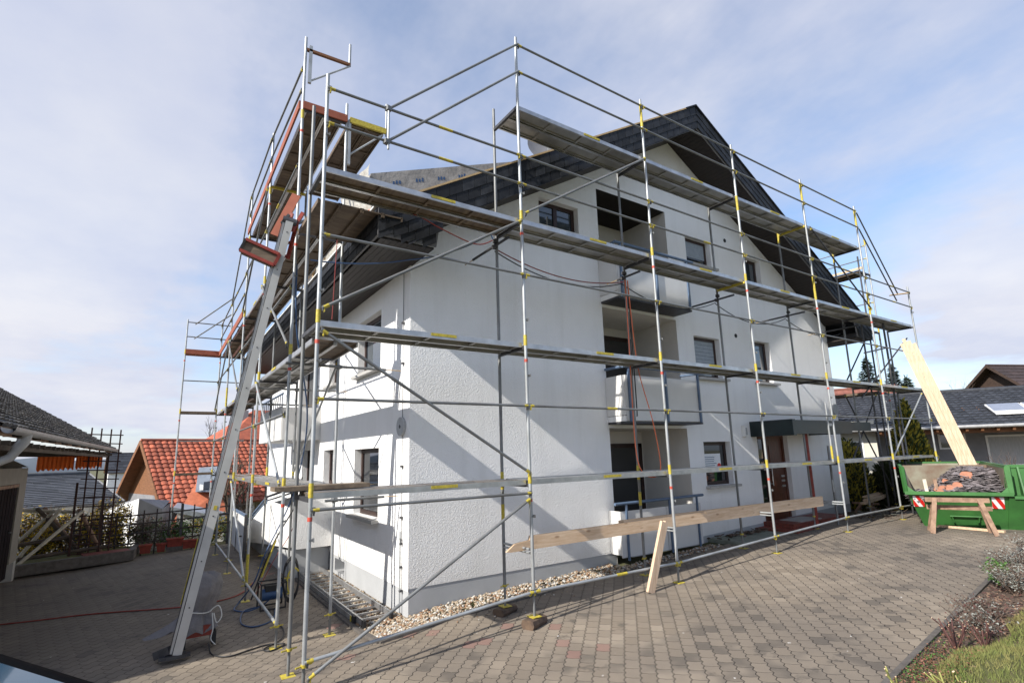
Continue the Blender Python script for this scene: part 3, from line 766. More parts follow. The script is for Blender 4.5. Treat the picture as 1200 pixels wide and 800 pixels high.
def deck(parent, p, q, side, mat_='alu_deck', w=.61, n=2, strip=True, edge='alu_edge', under_ribs=True):
    """a bay of deck planks from p to q (top outer edge line), widening to the side vector"""
    p, q, s_ = V(p), V(q), V(side).normalized(); t = (q-p).normalized(); L = (q-p).length
    mb = MB(); pw = w/n; up = V((0, 0, 1))
    a0, a1 = p+t*.03, q-t*.03
    for k in range(n):
        c = (a0+a1)/2 + s_*(pw*(k+.5))
        mb.obox(c-up*.018, t*((a1-a0).length/2), s_*(pw/2-.012), up*.010, mat_)
        for e in (-1, 1):
            mb.obox(c+s_*e*(pw/2-.014)-up*.035, t*((a1-a0).length/2), s_*.012, up*.035, edge)
        if under_ribs:
            for e in (-.33, .33): mb.obox(c+s_*e*pw-up*.038, t*((a1-a0).length/2-.02), s_*.010, up*.012, mat_)
            for f_ in (.0, .25, .5, .75, 1.): mb.obox(a0.lerp(a1, .01+.98*f_)+s_*(pw*(k+.5))-up*.045, t*.02, s_*(pw/2-.03), up*.012, mat_)
    if strip:
        f_ = .56
        mb.obox(a0.lerp(a1, f_)-s_*.004-up*.022, t*.19, s_*.003, up*.020, 'yellow_paint')
    return mb.build('deck', parent)
def transom(parent, p, q, mat_='steel_dark', yellow=False):
    mb = MB(); mb.beam(p, q, .045, .05, 'yellow_paint' if yellow else mat_); return mb.build('transom', parent)

GS = thing('facade_scaffold', 'galvanised tube scaffold with metal decks along the gable front of the white house', 'scaffold', (9, .36, -1.9))
inner_top = {0: 5.25, 1: 6.33, 2: 6.0, 3: 6.0, 4: 6.02, 5: 6.02, 6: 4.0}
for i in range(7):
    x = 3*i; g = gz(x, 0); ot = 7.22 if 1 <= i <= 5 else 5.25
    jo = [z for z in (.0, 2., 4., 6.) if z < ot-1.3]
    yl = [(6.62, 7.12)] if i in (2, 4, 5) else ([(5.6, 5.95)] if i == 3 else [])
    if i in (4, 5): yl += [(4.1, 4.6)]
    if i == 1: yl = [(-.62, -.2)] if False else []
    zb = g+(.12 if i == 1 else 0)
    s_ = standard(GS, x, 0, zb+.28, ot, jo, (1.5, -.5, 2.35, 4.4), yellow=yl); base_plate(s_, x, 0, zb, zb+.30)
    g2 = gz(x, .73)+(.10 if i == 1 else 0)
    s_ = standard(GS, x, .73, g2+.28, inner_top[i], (), (), mat_='galvanised_old', yellow=[(-.62, -.38), (-.16, .1)] if i in (1, 2) else ([(inner_top[i]-.3, inner_top[i]-.02)] if i in (4, 5) else [])); base_plate(s_, x, .73, g2, g2+.30)
    for z in (0, 2, 4, 6):
        if z > inner_top[i]: continue
        transom(GS, (x, .02, z-.075), (x, .71, z-.075), yellow=(z == 6 and i in (4,)) or (z == 4 and i == 3))
    if i <= 5:
        mb = MB(); mb.tube((x, 0, -.95), (x, .73, -.95), .018, 'galvanised', 8); mb.tube((x, 0, -1.0), (x, .73, -1.0), .014, 'galvanised', 8)
        if i in (1, 2, 3, 4): mb.build('cross_tube', GS)
def bays(z, a, b_, y=0):
    for i in range(a, b_): yield 3*i, 3*i+3
for z, a, b_ in ((6, 1, 5), (4, 0, 6), (2, 0, 6), (0, 0, 6)):
    for x0, x1 in bays(z, a, b_):
        wood = (z == 4 and x0 == 0) or (z == 0 and x0 == 0)
        deck(GS, (x0, .05, z), (x1, .05, z), (0, 1, 0), 'deck_wood_long' if wood else 'alu_deck', w=.62)
R_ = lambda z, a, b_, **k: [rail(GS, (3*i+.0, -.035, z), (3*i+3, -.035, z), **k) for i in range(a, b_)]
R_(7.06, 1, 5); R_(6.55, 1, 5); R_(5.04, 0, 6); R_(4.55, 0, 6); R_(3.05, 0, 6); R_(1.05, 0, 6)
rail(GS, (0, -.035, -.18), (3, -.035, -.18))
rail(GS, (3, -.05, 7.06), (.80, -.05, 5.03), ends=False); rail(GS, (3, -.05, 6.55), (.78, -.05, 4.53), ends=False)
rail(GS, (15, -.05, 7.0), (17.0, -.05, 4.85), ends=False, mid=False, mat_='steel_dark'); rail(GS, (15, -.05, 6.5), (16.85, -.05, 4.6), ends=False, mid=False, mat_='steel_dark')
mb = MB(); mb.tube((.80, -.06, 5.06), (.80, -.06, 4.42), .016, 'galvanised', 8); coupler(mb, (.80, -.05, 5.03)); coupler(mb, (.78, -.05, 4.53)); mb.build('coupled_tube', GS)
def brace(par, p, q, m_='galvanised_old'): return rail(par, p, q, 'diagonal_brace', .021, m_, mid=False)
brace(GS, (.03, -.05, 2.12), (2.97, -.05, 3.92)); brace(GS, (3.03, -.05, 4.05), (5.97, -.05, 5.92))
brace(GS, (.03, -.05, 1.86), (2.97, -.05, .10)); brace(GS, (2.97, -.05, -.25), (.03, -.05, -1.88))
brace(GS, (12.1, -.05, 5.9), (15, -.05, 4.1), 'steel_dark')
brace(GS, (15.05, .06, -.1), (17.9, .06, 1.85), 'galvanised')
for i in range(6):
    x = 3*i; rail(GS, (x, -.02, gz(x, 0)+.32+(.12 if i == 1 else 0)), (x+3, -.02, gz(x+3, 0)+.32+(.12 if i == 0 else 0)), 'base_ledger', .021, 'galvanised', mid=(i < 2))
for i, z, yw in ((1, 3.76, 1.72), (2, 3.72, 1.17), (3, 3.70, 1.73), (4, 3.70, 1.73), (5, 3.70, 1.73)):
    mb = MB(); x = 3*i-.06; mb.tube((x, .28, z), (x, yw-.30, z), .022, 'steel_dark', 8); mb.tube((x, yw-.30, z), (x, yw, z), .008, 'batten', 6); coupler(mb, (x+.02, .73, z), 'steel_dark'); coupler(mb, (x+.02, .70, z+.09), 'steel_dark')
    mb.build('wall_tie', GS)

# ---- scaffold on the left (long) side
LS = thing('side_scaffold', 'galvanised tube scaffold with red toe boards along the left side wall of the house', 'scaffold', (.48, 8, -2.2))
XO, XI = .12, .85
fy = [2.15, 5.15, 8.15, 11.15, 14.15]
otop = [7.5, 7.38, 7.36, 5.30, 5.20]; itop = [6.5, 6.3, 6.3, 5.2, 5.2]
for k, y in enumerate(fy):
    g = gz(XO, y)
    s_ = standard(LS, XO, y, g+.28, otop[k], [z for z in (0, 2, 4, 6) if z < otop[k]-1], (1.5, -.5, 3.2), yellow=[(-1.9, -1.35)] if k in (1,) else ([(2.1, 2.5)] if k in (1, 3) else [])); base_plate(s_, XO, y, g, g+.3)
    g = gz(XI, y)
    s_ = standard(LS, XI, y, g+.28, itop[k], (), (), mat_='galvanised_old' if k else 'galvanised', yellow=[(-.15, .2)] if k == 2 else []); base_plate(s_, XI, y, g, g+.3)
    for z in (0, 2, 4, 6.2):
        if z < itop[k]: transom(LS, (XO+.02, y, z-.075), (XI-.02, y, z-.075), yellow=(z == 0 and k in (1, 2)) or (z == 6.2 and k == 1))
for z, a, b_ in ((6.2, 0, 2), (4, 0, 4), (2, 0, 4), (0, 0, 3)):
    for k in range(a, b_):
        deck(LS, (XO+.05, fy[k], z), (XO+.05, fy[k+1], z), (1, 0, 0), 'deck_wood' if z > 3 or k > 1 else 'alu_deck', w=.62, strip=(z < 5))
deck(LS, (XI+.04, fy[0], 6.2), (XI+.04, fy[1], 6.2), (1, 0, 0), 'deck_wood', w=.64, strip=False, edge='deck_wood')
deck(LS, (XI+.04, fy[0]-.1, 4.0), (XI+.04, fy[0]+1.5, 4.0), (1, 0, 0), 'deck_wood', w=.32, n=1, strip=False, edge='deck_wood') if False else None
# level z=4 link deck between both scaffolds
deck(LS, (.12, .78, 3.93), (.12, 2.1, 3.93), (1, 0, 0), 'deck_wood', w=1.25, n=4, strip=False, edge='deck_wood', under_ribs=False)
deck(LS, (.12, .78, 1.94), (.12, 2.1, 1.94), (1, 0, 0), 'deck_wood', w=.62, n=2, strip=False, edge='alu_edge', under_ribs=False)
def toe(x, y0, y1, z, m_='toe_red', h=.15):
    mb = MB(); mb.box(x-.03, x, y0+.03, y1-.03, z, z+h, m_); return mb.build('toe_board', LS)
toe(XO-.03, fy[0], fy[1], 6.14); toe(XO-.03, fy[1], fy[2], 6.14)
for k in (2, 3): toe(XO-.03, fy[k], fy[k+1], 3.94, h=.17)
mb = MB(); mb.box(XO, XI, fy[0]-.06, fy[0]-.03, 6.12, 6.25, 'toe_red'); mb.build('toe_board', LS)
mb = MB(); mb.box(XI+.05, 1.56, fy[0]-.05, fy[0]-.01, 6.14, 6.24, 'yellow_paint'); mb.tube((XI+.02, fy[0], 5.5), (1.5, fy[0], 6.12), .016, 'galvanised', 8); mb.box(XI+.03, XI+.075, fy[0]-.03, fy[0]+.03, 5.35, 6.2, 'galvanised'); mb.tube((1.56, fy[0]-.02, 6.1), (1.56, fy[0]-.02, 6.75), .018, 'galvanised', 8)
mb.build('console_bracket', LS)
mb = MB(); mb.beam((XO+.02, fy[0], 7.27), (.88, fy[0], 7.29), .05, .045, 'far_wood'); mb.tube((XO+.10, fy[0], 6.70), (.87, fy[0], 7.26), .017, 'galvanised', 8)
mb.tube((.87, fy[0], 7.26), (.87, fy[0], 7.70), .024, 'galvanised', 8); mb.box(XO+.06, XO+.11, fy[0]-.025, fy[0]+.025, 6.65, 7.36, 'galvanised')
mb.build('console_bracket', LS)
def LR(z0, z1, k, x=XO-.03, **kw): return rail(LS, (x, fy[k], z0), (x, fy[k+1], z1), **kw)
LR(6.9, 7.22, 0); LR(6.48, 6.72, 0); LR(7.22, 7.2, 1); LR(6.70, 6.7, 1)
for k in (2, 3): LR(5.05, 5.05, k); LR(4.55, 4.55, k)
for k in range(4): LR(3.05, 3.05, k); LR(1.05, 1.05, k)
for k in (0, 1): LR(5.1, 5.1, k)
LR(7.2, 5.1, 2, ends=False, mid=False)
brace(LS, (XO-.05, fy[1], 3.9), (XO-.05, fy[0], 2.1)); brace(LS, (XO-.05, fy[1], 1.9), (XO-.05, fy[0]+.05, .02), 'galvanised'); brace(LS, (XO-.05, fy[2], -.1), (XO-.05, fy[1], -1.8), 'galvanised')
brace(LS, (XO-.05, fy[3], 3.9), (XO-.05, fy[2], 2.1)); brace(LS, (XO-.05, fy[3], 3.9), (XO-.05, fy[4], 2.1)); brace(LS, (XO-.05, fy[1], 6.1), (XO-.05, fy[2], 4.1))
brace(LS, (XI, fy[0], 1.9), (XI, fy[1], .1), 'galvanised')
for k in range(3): rail(LS, (XO-.01, fy[k], gz(XO, fy[k])+.32), (XO-.01, fy[k+1], gz(XO, fy[k+1])+.32), 'base_ledger', .021, 'galvanised', mid=False)
for k, z in ((0, 1.80), (1, 1.78), (0, -.25 + .0), (1, -.2), (2, 1.75)):
    mb = MB(); y = fy[k]-.06; mb.tube((.05 if z > 1 else .7, y, z), (1.62, y, z), .021, 'galvanised_old', 8); mb.tube((1.62, y, z), (1.88, y, z), .008, 'batten', 6); coupler(mb, (XI, y+.03, z)); mb.build('wall_tie', LS)
# return bay at the far end
ry = 14.15
for x in (-.93,):
    g = gz(x, ry); s_ = standard(LS, x, ry, g+.2, 5.15, (0, 2, 4)); base_plate(s_, x, ry, g, g+.2)
for z, m_ in ((4, 'toe_red'), (2, 'deck_wood'), (0, 'deck_wood')):
    mb = MB(); mb.box(-.92, XO, ry-.02, ry+.30, z-.05, z, m_); mb.box(-.92, XO, ry-.05, ry-.022, z-.04, z+(.12 if z == 4 else .03), m_); mb.build('deck', LS)
for z in (5.05, 4.55, 3.05, 1.05): rail(LS, (-.93, ry-.03, z), (XO+.9, ry-.03, z), mid=False, ends=False)
rail(LS, (-.70, ry-.02, 5.0), (XO, fy[3], 5.25), ends=False, mid=False); rail(LS, (-.70, ry-.02, 4.5), (XO, fy[3], 4.75), ends=False, mid=False)

# ---- scaffold round the right corner
RS = thing('corner_scaffold', 'tube scaffold tower with a high deck behind the right corner of the house', 'scaffold', (17.6, 2.5, -1.7))
for k, y in enumerate((.98, 3.98, 6.98)):
    for x, tp in ((18.03, 7.2 if k == 0 else 6.9), (17.30, 6.45)):
        g = gz(x, y); s_ = standard(RS, x, y, g+.2, tp, (0, 2, 4) if x > 18 else (), (), mat_='galvanised' if x > 18 else 'steel_dark', yellow=[(tp-.2, tp)] if x > 18 else []); base_plate(s_, x, y, g, g+.2)
    for z in (2, 4, 6): transom(RS, (17.32, y, z-.07), (18.01, y, z-.07))
for a, b_ in ((.98, 3.98), (3.98, 6.98)):
    for z in (6, 4, 2): deck(RS, (17.36, a, z), (17.36, b_, z), (1, 0, 0), 'deck_wood', w=.62, edge='deck_wood')
    for z in (7.0, 6.55, 5.0): rail(RS, (18.06, a, z), (18.06, b_, z), mid=False)
mb = MB(); mb.beam((17.30, .9, 6.04), (17.30, 3.9, 6.04), .03, .07, 'fresh_timber'); mb.build('toe_board', RS)
brace(RS, (15.1, 1.05, -.1), (17.3, 1.05, 1.9), 'steel_dark'); brace(RS, (17.3, .98, 3.9), (15.2, 1.0, 2.1), 'steel_dark'); brace(RS, (15.1, 1.0, 1.8), (17.3, 1.0, -1.0), 'steel_dark')
mb = MB(); mb.beam((17.7, .40, 5.02), (18.05, -.02, 5.04), .10, .02, 'batten'); mb.build('tie_board', RS)
# double post and extra tubes under the right bay
for x, y in ((16.55, .30), (16.68, .34), (15.9, .62)):
    g = gz(x, y); s_ = standard(RS, x, y, g+.01, 4.0 if x > 16 else 3.9, (), (), mat_='steel_dark')
rail(RS, (15, .3, 2.9), (16.6, .3, 3.2), ends=False, mid=False, mat_='steel_dark'); rail(RS, (14.2, .2, 1.6), (17.9, .2, 3.6), 'diagonal_brace', .02, 'steel_dark', False, False)
# short post standing on the lowest deck in front of the entrance
mb = MB(); mb.tube((11.75, .0, -.02), (11.75, .0, 1.38), .022, 'galvanised', 8); mb.tube((11.75, 0, .05), (11.75, 0, .35), .025, 'yellow_paint', 8); mb.build('short_post', GS)
mb = MB(); mb.tube((12.9, .62, gz(12.9, .6)), (12.9, .62, .35), .028, 'galvanised_old', 8); mb.tube((12.9, .62, -.8), (12.9, .62, -.5), .032, 'galvanised', 8); mb.build('prop', GS)

# blocks of wood under two base plates
for (x, y, lab) in ((3.0, 0.0, 'dark wood block under the front base plate of the scaffold post nearest the paving'), (3.0, .73, 'dark wood block under the rear scaffold post, beside the gravel strip')):
    mb = MB(); zt = gz(x, y)+(.115 if y < .3 else .095); zb = gz(x, y)-.01; a = .35
    ca_, sa_ = math.cos(a), math.sin(a)
    poly = []
    for k in range(10):
        t_ = 2*PI*k/10; ww = .105*math.cos(t_); hh_ = .075*math.sin(t_); poly.append((ww, max(-.055, min(.052, hh_))))
    pts = [(x+ca_*(-.17)-sa_*w_, y+sa_*(-.17)+ca_*w_, (zt+zb)/2+h_*1.15) for w_, h_ in poly]
    zt2 = max(p[2] for p in pts); sc_ = (zt-.001-(zt+zb)/2)/(zt2-(zt+zb)/2)
    pts = [(p[0], p[1], (zt+zb)/2+(p[2]-(zt+zb)/2)*sc_) for p in pts]
    mb.prism(pts, (ca_*.34, sa_*.34, 0), 'block_wood'); solo(mb, 'wood_block', lab, 'wood block', 'wood blocks under scaffold posts')
# ------------------------------------------------------------------ things in the yard
# kerb stones and gravel strip along the wall
def kerb_run(pts, w, h, n, label, group):
    for (a, b_) in zip(pts, pts[1:]):
        a, b_ = V(a), V(b_); L = (b_-a).length; k = max(1, round(L/n))
        for i in range(k):
            p, q = a.lerp(b_, i/k+.004/L), a.lerp(b_, (i+1)/k-.004/L)
            zp, zq = gz(p.x, p.y), gz(q.x, q.y)
            KM.beam((p.x, p.y, zp+h/2-.06), (q.x, q.y, zq+h/2-.06), w, h+.12, 'kerb')
KM = MB()
kerb_run([(1.22, 7.0, 0), (1.22, 1.08, 0)], .08, .035, 1., '', '')
kerb_run([(1.22, 1.08, 0), (8.9, 1.24, 0)], .07, .03, 1., '', '')
kerb_run([(-1.2, kerb_y(-1.2), 0), (14.4, kerb_y(14.4), 0)], .06, .02, 1., '', '')
o = KM.build('kerb'); o['kind'] = 'structure'
GR = MB(); ico = [(0,0,1),(.9,0,.3),(.3,.85,.3),(-.75,.5,.3),(-.7,-.55,.3),(.3,-.85,.3),(.7,.5,-.5),(-.3,.85,-.5),(-.9,0,-.5),(-.3,-.85,-.5),(.7,-.5,-.5),(0,0,-.9)]
icf = [(0,1,2),(0,2,3),(0,3,4),(0,4,5),(0,5,1),(1,6,2),(2,7,3),(3,8,4),(4,9,5),(5,10,1),(6,7,2),(7,8,3),(8,9,4),(9,10,5),(10,6,1),(11,7,6),(11,8,7),(11,9,8),(11,10,9),(11,6,10)]
def pebble(x, y, z, s, mt, mb=GR):
    a = R.random()*6.28; sx_, sy_, sz_ = s*R.uniform(.8, 1.4), s*R.uniform(.7, 1.1), s*R.uniform(.5, .9)
    mb.raw([(x+(p[0]*math.cos(a)-p[1]*math.sin(a))*sx_, y+(p[0]*math.sin(a)+p[1]*math.cos(a))*sy_, z+p[2]*sz_) for p in ico], icf, mt, True)
sm_ = ['stone_a', 'stone_a', 'stone_b', 'stone_c']
for i in range(3000):
    x = 1.27+R.random()**1.3*7.6; y = R.uniform(1.13, 1.74); 
    if x > 6.1 and y > 1.42: continue
    pebble(x, y, gz(x, y)+.012+.02*R.random(), R.uniform(.014, .032), R.choice(sm_))
for i in range(1500):
    x = R.uniform(1.27, 1.88); y = R.uniform(1.2, 6.9); pebble(x, y, gz(x, y)+.012+.02*R.random(), R.uniform(.014, .03), R.choice(sm_))
for i in range(60):
    x = R.uniform(1.3, 9); y = 1.05-abs(R.gauss(0, .25)); pebble(x, y, gz(x, y)+.008, R.uniform(.008, .018), R.choice(sm_))
o = GR.build('gravel'); o['kind'] = 'stuff'
mb = MB(); mb.box(9.2, 11.1, .86, HY0-.02, gz(10, 1)-.05, gz(10, 1)+.035, 'slab_mossy'); o = mb.build('concrete_path'); o['kind'] = 'structure'
mb = MB()
for i in range(70):
    x = 10.2+R.gauss(0, .5); y = 1.45+R.gauss(0, .09); z = gz(10, 1)+.05+.05*R.random(); a = R.random()*3.1
    mb.obox((x, y, z), (.05*math.cos(a), .05*math.sin(a), R.uniform(-.02, .02)), (-.02*math.sin(a), .02*math.cos(a), .01), (0, 0, .005), 'twig_brown')
solo(mb, 'dry_leaves', 'little heap of dry brown leaves on the concrete beside the entrance step', 'leaf litter', kind='stuff')

# aluminium ladder lying on the ground by the left wall
lad = thing('ladder', 'aluminium extension ladder lying on gravel along the left wall of the house', 'ladder', (1.5, 4.3, -2.1))
for x in (1.30, 1.72):
    mb = MB(); z0, z1 = gz(x, 2)+.09, gz(x, 6.8)+.09
    mb.beam((x, 2.0, z0), (x, 6.8, z1), .028, .085, 'alu_edge'); mb.beam((x+(-.03 if x < 1.5 else .03), 2.35, z0-.03), (x+(-.03 if x < 1.5 else .03), 6.9, z1-.03), .022, .075, 'alu_deck'); mb.build('side_rail', lad)
for k in range(17):
    y = 2.12+k*.28; z = gz(1.5, y)+.09; mb = MB(); mb.beam((1.31, y, z), (1.71, y, z), .032, .028, 'alu_edge'); mb.build('rung', lad)
for x, y in ((1.30, 1.965), (1.72, 1.965), (1.265, 2.32)):
    mb = MB(); z = gz(x, y)+.09; mb.box(x-.022, x+.022, y-.03, y+.05, z-.055, z+.045, 'rubber'); mb.build('foot', lad)
mb = MB(); mb.box(1.24, 1.25, 2.42, 2.46, gz(1.3, 2)+.02, gz(1.3, 2)+.11, 'yellow_paint'); mb.build('warning_sticker', lad)

# inclined hoist leaning on the side scaffold
ho = thing('inclined_hoist', 'aluminium inclined roofing hoist leaning against the left scaffold', 'hoist', (-1.05, 2.6, -2.2))
B0, B1 = V((-1.03, 2.58, -2.12)), V((-.06, 1.83, 3.93)); t = (B1-B0).normalized(); toc = (CAM-(B0+B1)/2); toc = (toc - t*toc.dot(t)).normalized(); sd = t.cross(toc).normalized()
mid = (B0+B1)/2; hl = (B1-B0).length/2
sx_ = sd if sd.x > 0 else -sd
mb = MB()
mb.obox(mid+sx_*.01+toc*.02, t*hl, sx_*.053, toc*.045, 'hoist_alu'); mb.build('rail', ho)
mb = MB(); mb.obox(mid-sx_*.068-toc*.02, t*hl, sx_*.014, toc*.05, 'hoist_alu'); mb.obox(mid-sx_*.090-toc*.0, t*hl, sx_*.005, toc*.035, 'steel_dark'); mb.obox(mid-sx_*.048+toc*.03, t*hl, sx_*.004, toc*.02, 'steel_dark'); mb.build('side_rail', ho)
for k in range(1, 11):
    mb = MB(); p = B0+t*(k*.6); mb.tube(p+toc*.066+sx_*.01, p+toc*.07+sx_*.01, .010, 'steel_dark', 8); mb.build('bolt', ho)
mb = MB(); mb.obox(B0.lerp(B1, .31)+sx_*.01+toc*.068, t*.03, sx_*.02, toc*.002, 'yellow_paint'); mb.build('sticker', ho)
mb = MB(); mb.beam(B0+V((-.20, .02, -.04)), B0+V((.16, .02, -.04)), .09, .04, 'steel_dark'); mb.beam(B0+V((-.08, .0, .06)), B0+V((-.24, .16, -.03)), .06, .10, 'steel_dark'); mb.obox(B0+V((0, 0, -.03)), (.11, 0, 0), (0, .08, 0), (0, 0, .02), 'steel_dark'); mb.build('foot', ho)
mb = MB(); mb.beam(B0.lerp(B1, .10)-sx_*.100, B0.lerp(B1, .24)-sx_*.100, .02, .006, 'yellow_paint'); mb.build('edge_strip', ho)
# carriage
mb = MB(); C0 = V((-.40, 2.0, 3.40)); a_ = V((.23, -.03, -.085)); b_ = V((.05, .26, .03)); c_ = V((.035, -.0, .09))
for s_ in (-1, 1):
    mb.beam(C0-a_+c_*s_-b_*.6, C0+a_+c_*s_-b_*.6, .04, .045, 'machine_red')
mb.obox(C0, a_*.98, b_*.55, c_*.92, 'deck_wood')
mb.beam(C0+a_+c_-b_*.6, C0+a_-c_-b_*.6, .05, .045, 'machine_red'); mb.beam(C0-a_+c_-b_*.6, C0-a_-c_-b_*.6, .04, .03, 'rubber')
pa = C0+a_*1.05; 
mb.beam(pa-c_, pa-c_+t*.9+V((.04, 0, 0)), .045, .045, 'machine_red'); mb.beam(pa+c_+V((.10, 0, .0)), pa+c_+t*.62+V((.10, 0, 0)), .045, .045, 'machine_red')
for k in range(3): mb.beam(pa+t*(.1+.22*k)-c_*.8, pa+t*(.1+.22*k)+c_*.6+V((.10, 0, 0)), .03, .03, 'machine_red')
mb.build('carriage', ho)
mb = MB(); mb.beam((-.23, 1.93, 3.72), (.05, 1.93, 4.46), .13, .022, 'toe_red', up=(-.3, -1, .2)); mb.build('tail_board', ho)
mb = MB()
mb.tube(B1+t*.02-sx_*.09, B1+t*.02+sx_*.11, .06, 'steel_dark', 12); mb.beam(B1-t*.12+sx_*.08, B1+t*.22+sx_*.16, .05, .05, 'machine_red'); mb.beam(B1+t*.02+sx_*.1, B1+t*.16+sx_*.30, .04, .04, 'galvanised_old'); mb.beam(B1-t*.05-sx_*.09, B1+t*.12-sx_*.02, .04, .04, 'steel_dark')
mb.build('head_pulley', ho)

# motor under a tied tarpaulin at the hoist foot
mo = thing('covered_motor', 'hoist motor wrapped in a rumpled grey tarpaulin at the foot of the hoist', 'covered motor', (-.8, 3.1, -2.2))
mb = MB(); vs = []; n = 40; prof = [(.0, -1.22, 0), (.10, -1.225, .01), (.19, -1.27, .01), (.235, -1.38, .02), (.225, -1.52, .03), (.17, -1.66, .035), (.145, -1.74, .03), (.19, -1.80, .045), (.25, -1.88, .06), (.29, -1.97, .08)]
for j, (r_, z, w_) in enumerate(prof):
    for k in range(n):
        an = 2*PI*k/n; fold = w_*(.6*math.sin(5*an+j*.5)+.4*math.sin(11*an+1+j*.3)); rr = r_+fold
        ext = 1+(.9*max(0, math.cos(an-2.9))**2 if z < -1.6 else 0)*(-1.6-z)*2.4
        vs.append((-.78+rr*math.cos(an)*ext+.10*(z+1.7)*1.2, 3.02+rr*math.sin(an)*.8, z+(.03*math.sin(7*an) if j > 7 else 0)+.02*math.sin(3*an+j)))
fs = [(j*n+k, j*n+(k+1) % n, (j+1)*n+(k+1) % n, (j+1)*n+k) for j in range(len(prof)-1) for k in range(n)]
mb.raw(vs, fs, 'tarp', True); mb.build('tarpaulin', mo)
mb = MB(); mb.path([(-.78+.185*math.cos(a)+-.02, 3.02+.16*math.sin(a), -1.725+.02*math.sin(2*a)) for a in frange(0, 2*PI, 24)], .008, 'flash_white')
mb.path(spline([(-.66, 2.87, -1.73), (-.55, 2.84, -1.66), (-.50, 2.82, -1.80), (-.56, 2.82, -1.88), (-.60, 2.84, -1.75)]), .007, 'flash_white'); mb.path(spline([(-.62, 2.85, -1.75), (-.60, 2.82, -1.95), (-.62, 2.8, -2.08), (-.56, 2.78, -2.16)]), .007, 'flash_white'); mb.build('rope', mo)
mb = MB(); mb.box(-.92, -.60, 2.86, 3.16, -2.04, -1.90, 'machine_red'); mb.box(-.98, -.92, 2.85, 3.2, -2.17, -2.0, 'rubber'); mb.box(-.60, -.55, 2.85, 3.2, -2.17, -2.0, 'rubber'); mb.build('motor_housing', mo)

def cable(pts, r, m_, name, label, cat, on_ground=False, n=8):
    if on_ground: pts = [(p[0], p[1], gz(p[0], p[1])+r+.004) for p in pts]
    mb = MB(); mb.path(spline(pts, n), r, m_, 6); return solo(mb, name, label, cat)
cable([(-6, 7.6), (-3.5, 6.75), (-2.2, 6.35), (-1.0, 5.65), (-.4, 5.5), (.1, 5.75), (.45, 6.6)], .012, 'cable_red', 'cable', 'long red cable lying straight across the shaded left yard', 'cable', True)
cable([(-.62, 3.0), (-.62, 2.5), (-.45, 2.25), (-.2, 2.3), (.05, 2.35), (.25, 2.2), (.05, 2.05), (-.02, 2.2), (.25, 2.45), (.36, 2.9), (.33, 3.6), (.38, 4.2)], .010, 'cable_black', 'power_cord', 'black power cord looping over the paving from the covered motor', 'power cord', True)
cable([(.42, 4.2, -1.95), (.28, 4.3, -2.1), (.05, 4.35, -2.17), (-.12, 4.6, -2.17), (.0, 5.0, -2.15), (.2, 4.8, -1.8), (.35, 4.7, -1.3), (.75, 4.6, -.3), (.6, 3.0, 1.0), (.2, 2.2, 2.4), (.15, 2.15, 3.4)], .013, 'cable_blue', 'air_hose', 'blue air hose rising from the pump in a curve up the side scaffold', 'hose')
cable([(.45, 4.1), (.3, 3.5), (.02, 3.35), (-.12, 3.7), (.0, 4.4), (.25, 4.5)], .012, 'cable_blue', 'air_hose', 'blue air hose coiled on the paving below the pump', 'hose', True)
mb = MB(); mb.path(spline([(.18, 4.9, -2.12), (.5, 4.9, -1.2), (.9, 4.9, -.45), (1.0, 5.0, .02)]), .014, 'rubber'); mb.path([(.33, 4.9, -1.75), (.55, 4.9, -1.12)], .019, 'yellow_paint'); solo(mb, 'lance', 'black spray lance with yellow grip leaning on the left scaffold', 'lance')
cable([(.30, 5.2, -2.1), (.60, 5.3, -1.55), (.95, 5.3, -.9), (1.0, 5.3, .0)], .008, 'cable_red', 'cable', 'thin red cable climbing from the ground beside the spray lance', 'cable')
pu = thing('pump', 'small blue and black pump with coiled hose standing inside the left scaffold', 'pump', (.42, 4.3, -2.17))
mb = MB(); g = gz(.4, 4.3); mb.tube((.25, 4.3, g+.24), (.58, 4.3, g+.24), .10, 'cable_blue', 14); mb.box(.30, .52, 4.2, 4.4, g+.30, g+.40, 'rubber'); mb.build('motor_body', pu)
mb = MB()
for x in (.22, .62): mb.path([(x, 4.12, g+.02), (x, 4.12, g+.44), (x, 4.46, g+.44), (x, 4.46, g+.02)], .014, 'rubber')
for yy, zz in ((4.12, .03), (4.46, .03), (4.12, .44), (4.46, .44)): mb.tube((.22, yy, g+zz), (.62, yy, g+zz), .014, 'rubber')
mb.build('frame', pu)
mb = MB(); mb.path([(.72+.13*math.cos(a), 4.25+.02*math.sin(a*3), g+.45+.36*math.sin(a)+.03*math.sin(a*.37)) for a in frange(0, 12*PI, 140)], .014, 'cable_black'); mb.path([(.75+.11*math.cos(a), 4.18, g+.42+.22*math.sin(a)) for a in frange(.8, 4.4, 20)], .016, 'yellow_paint'); mb.build('hose_coil', pu)

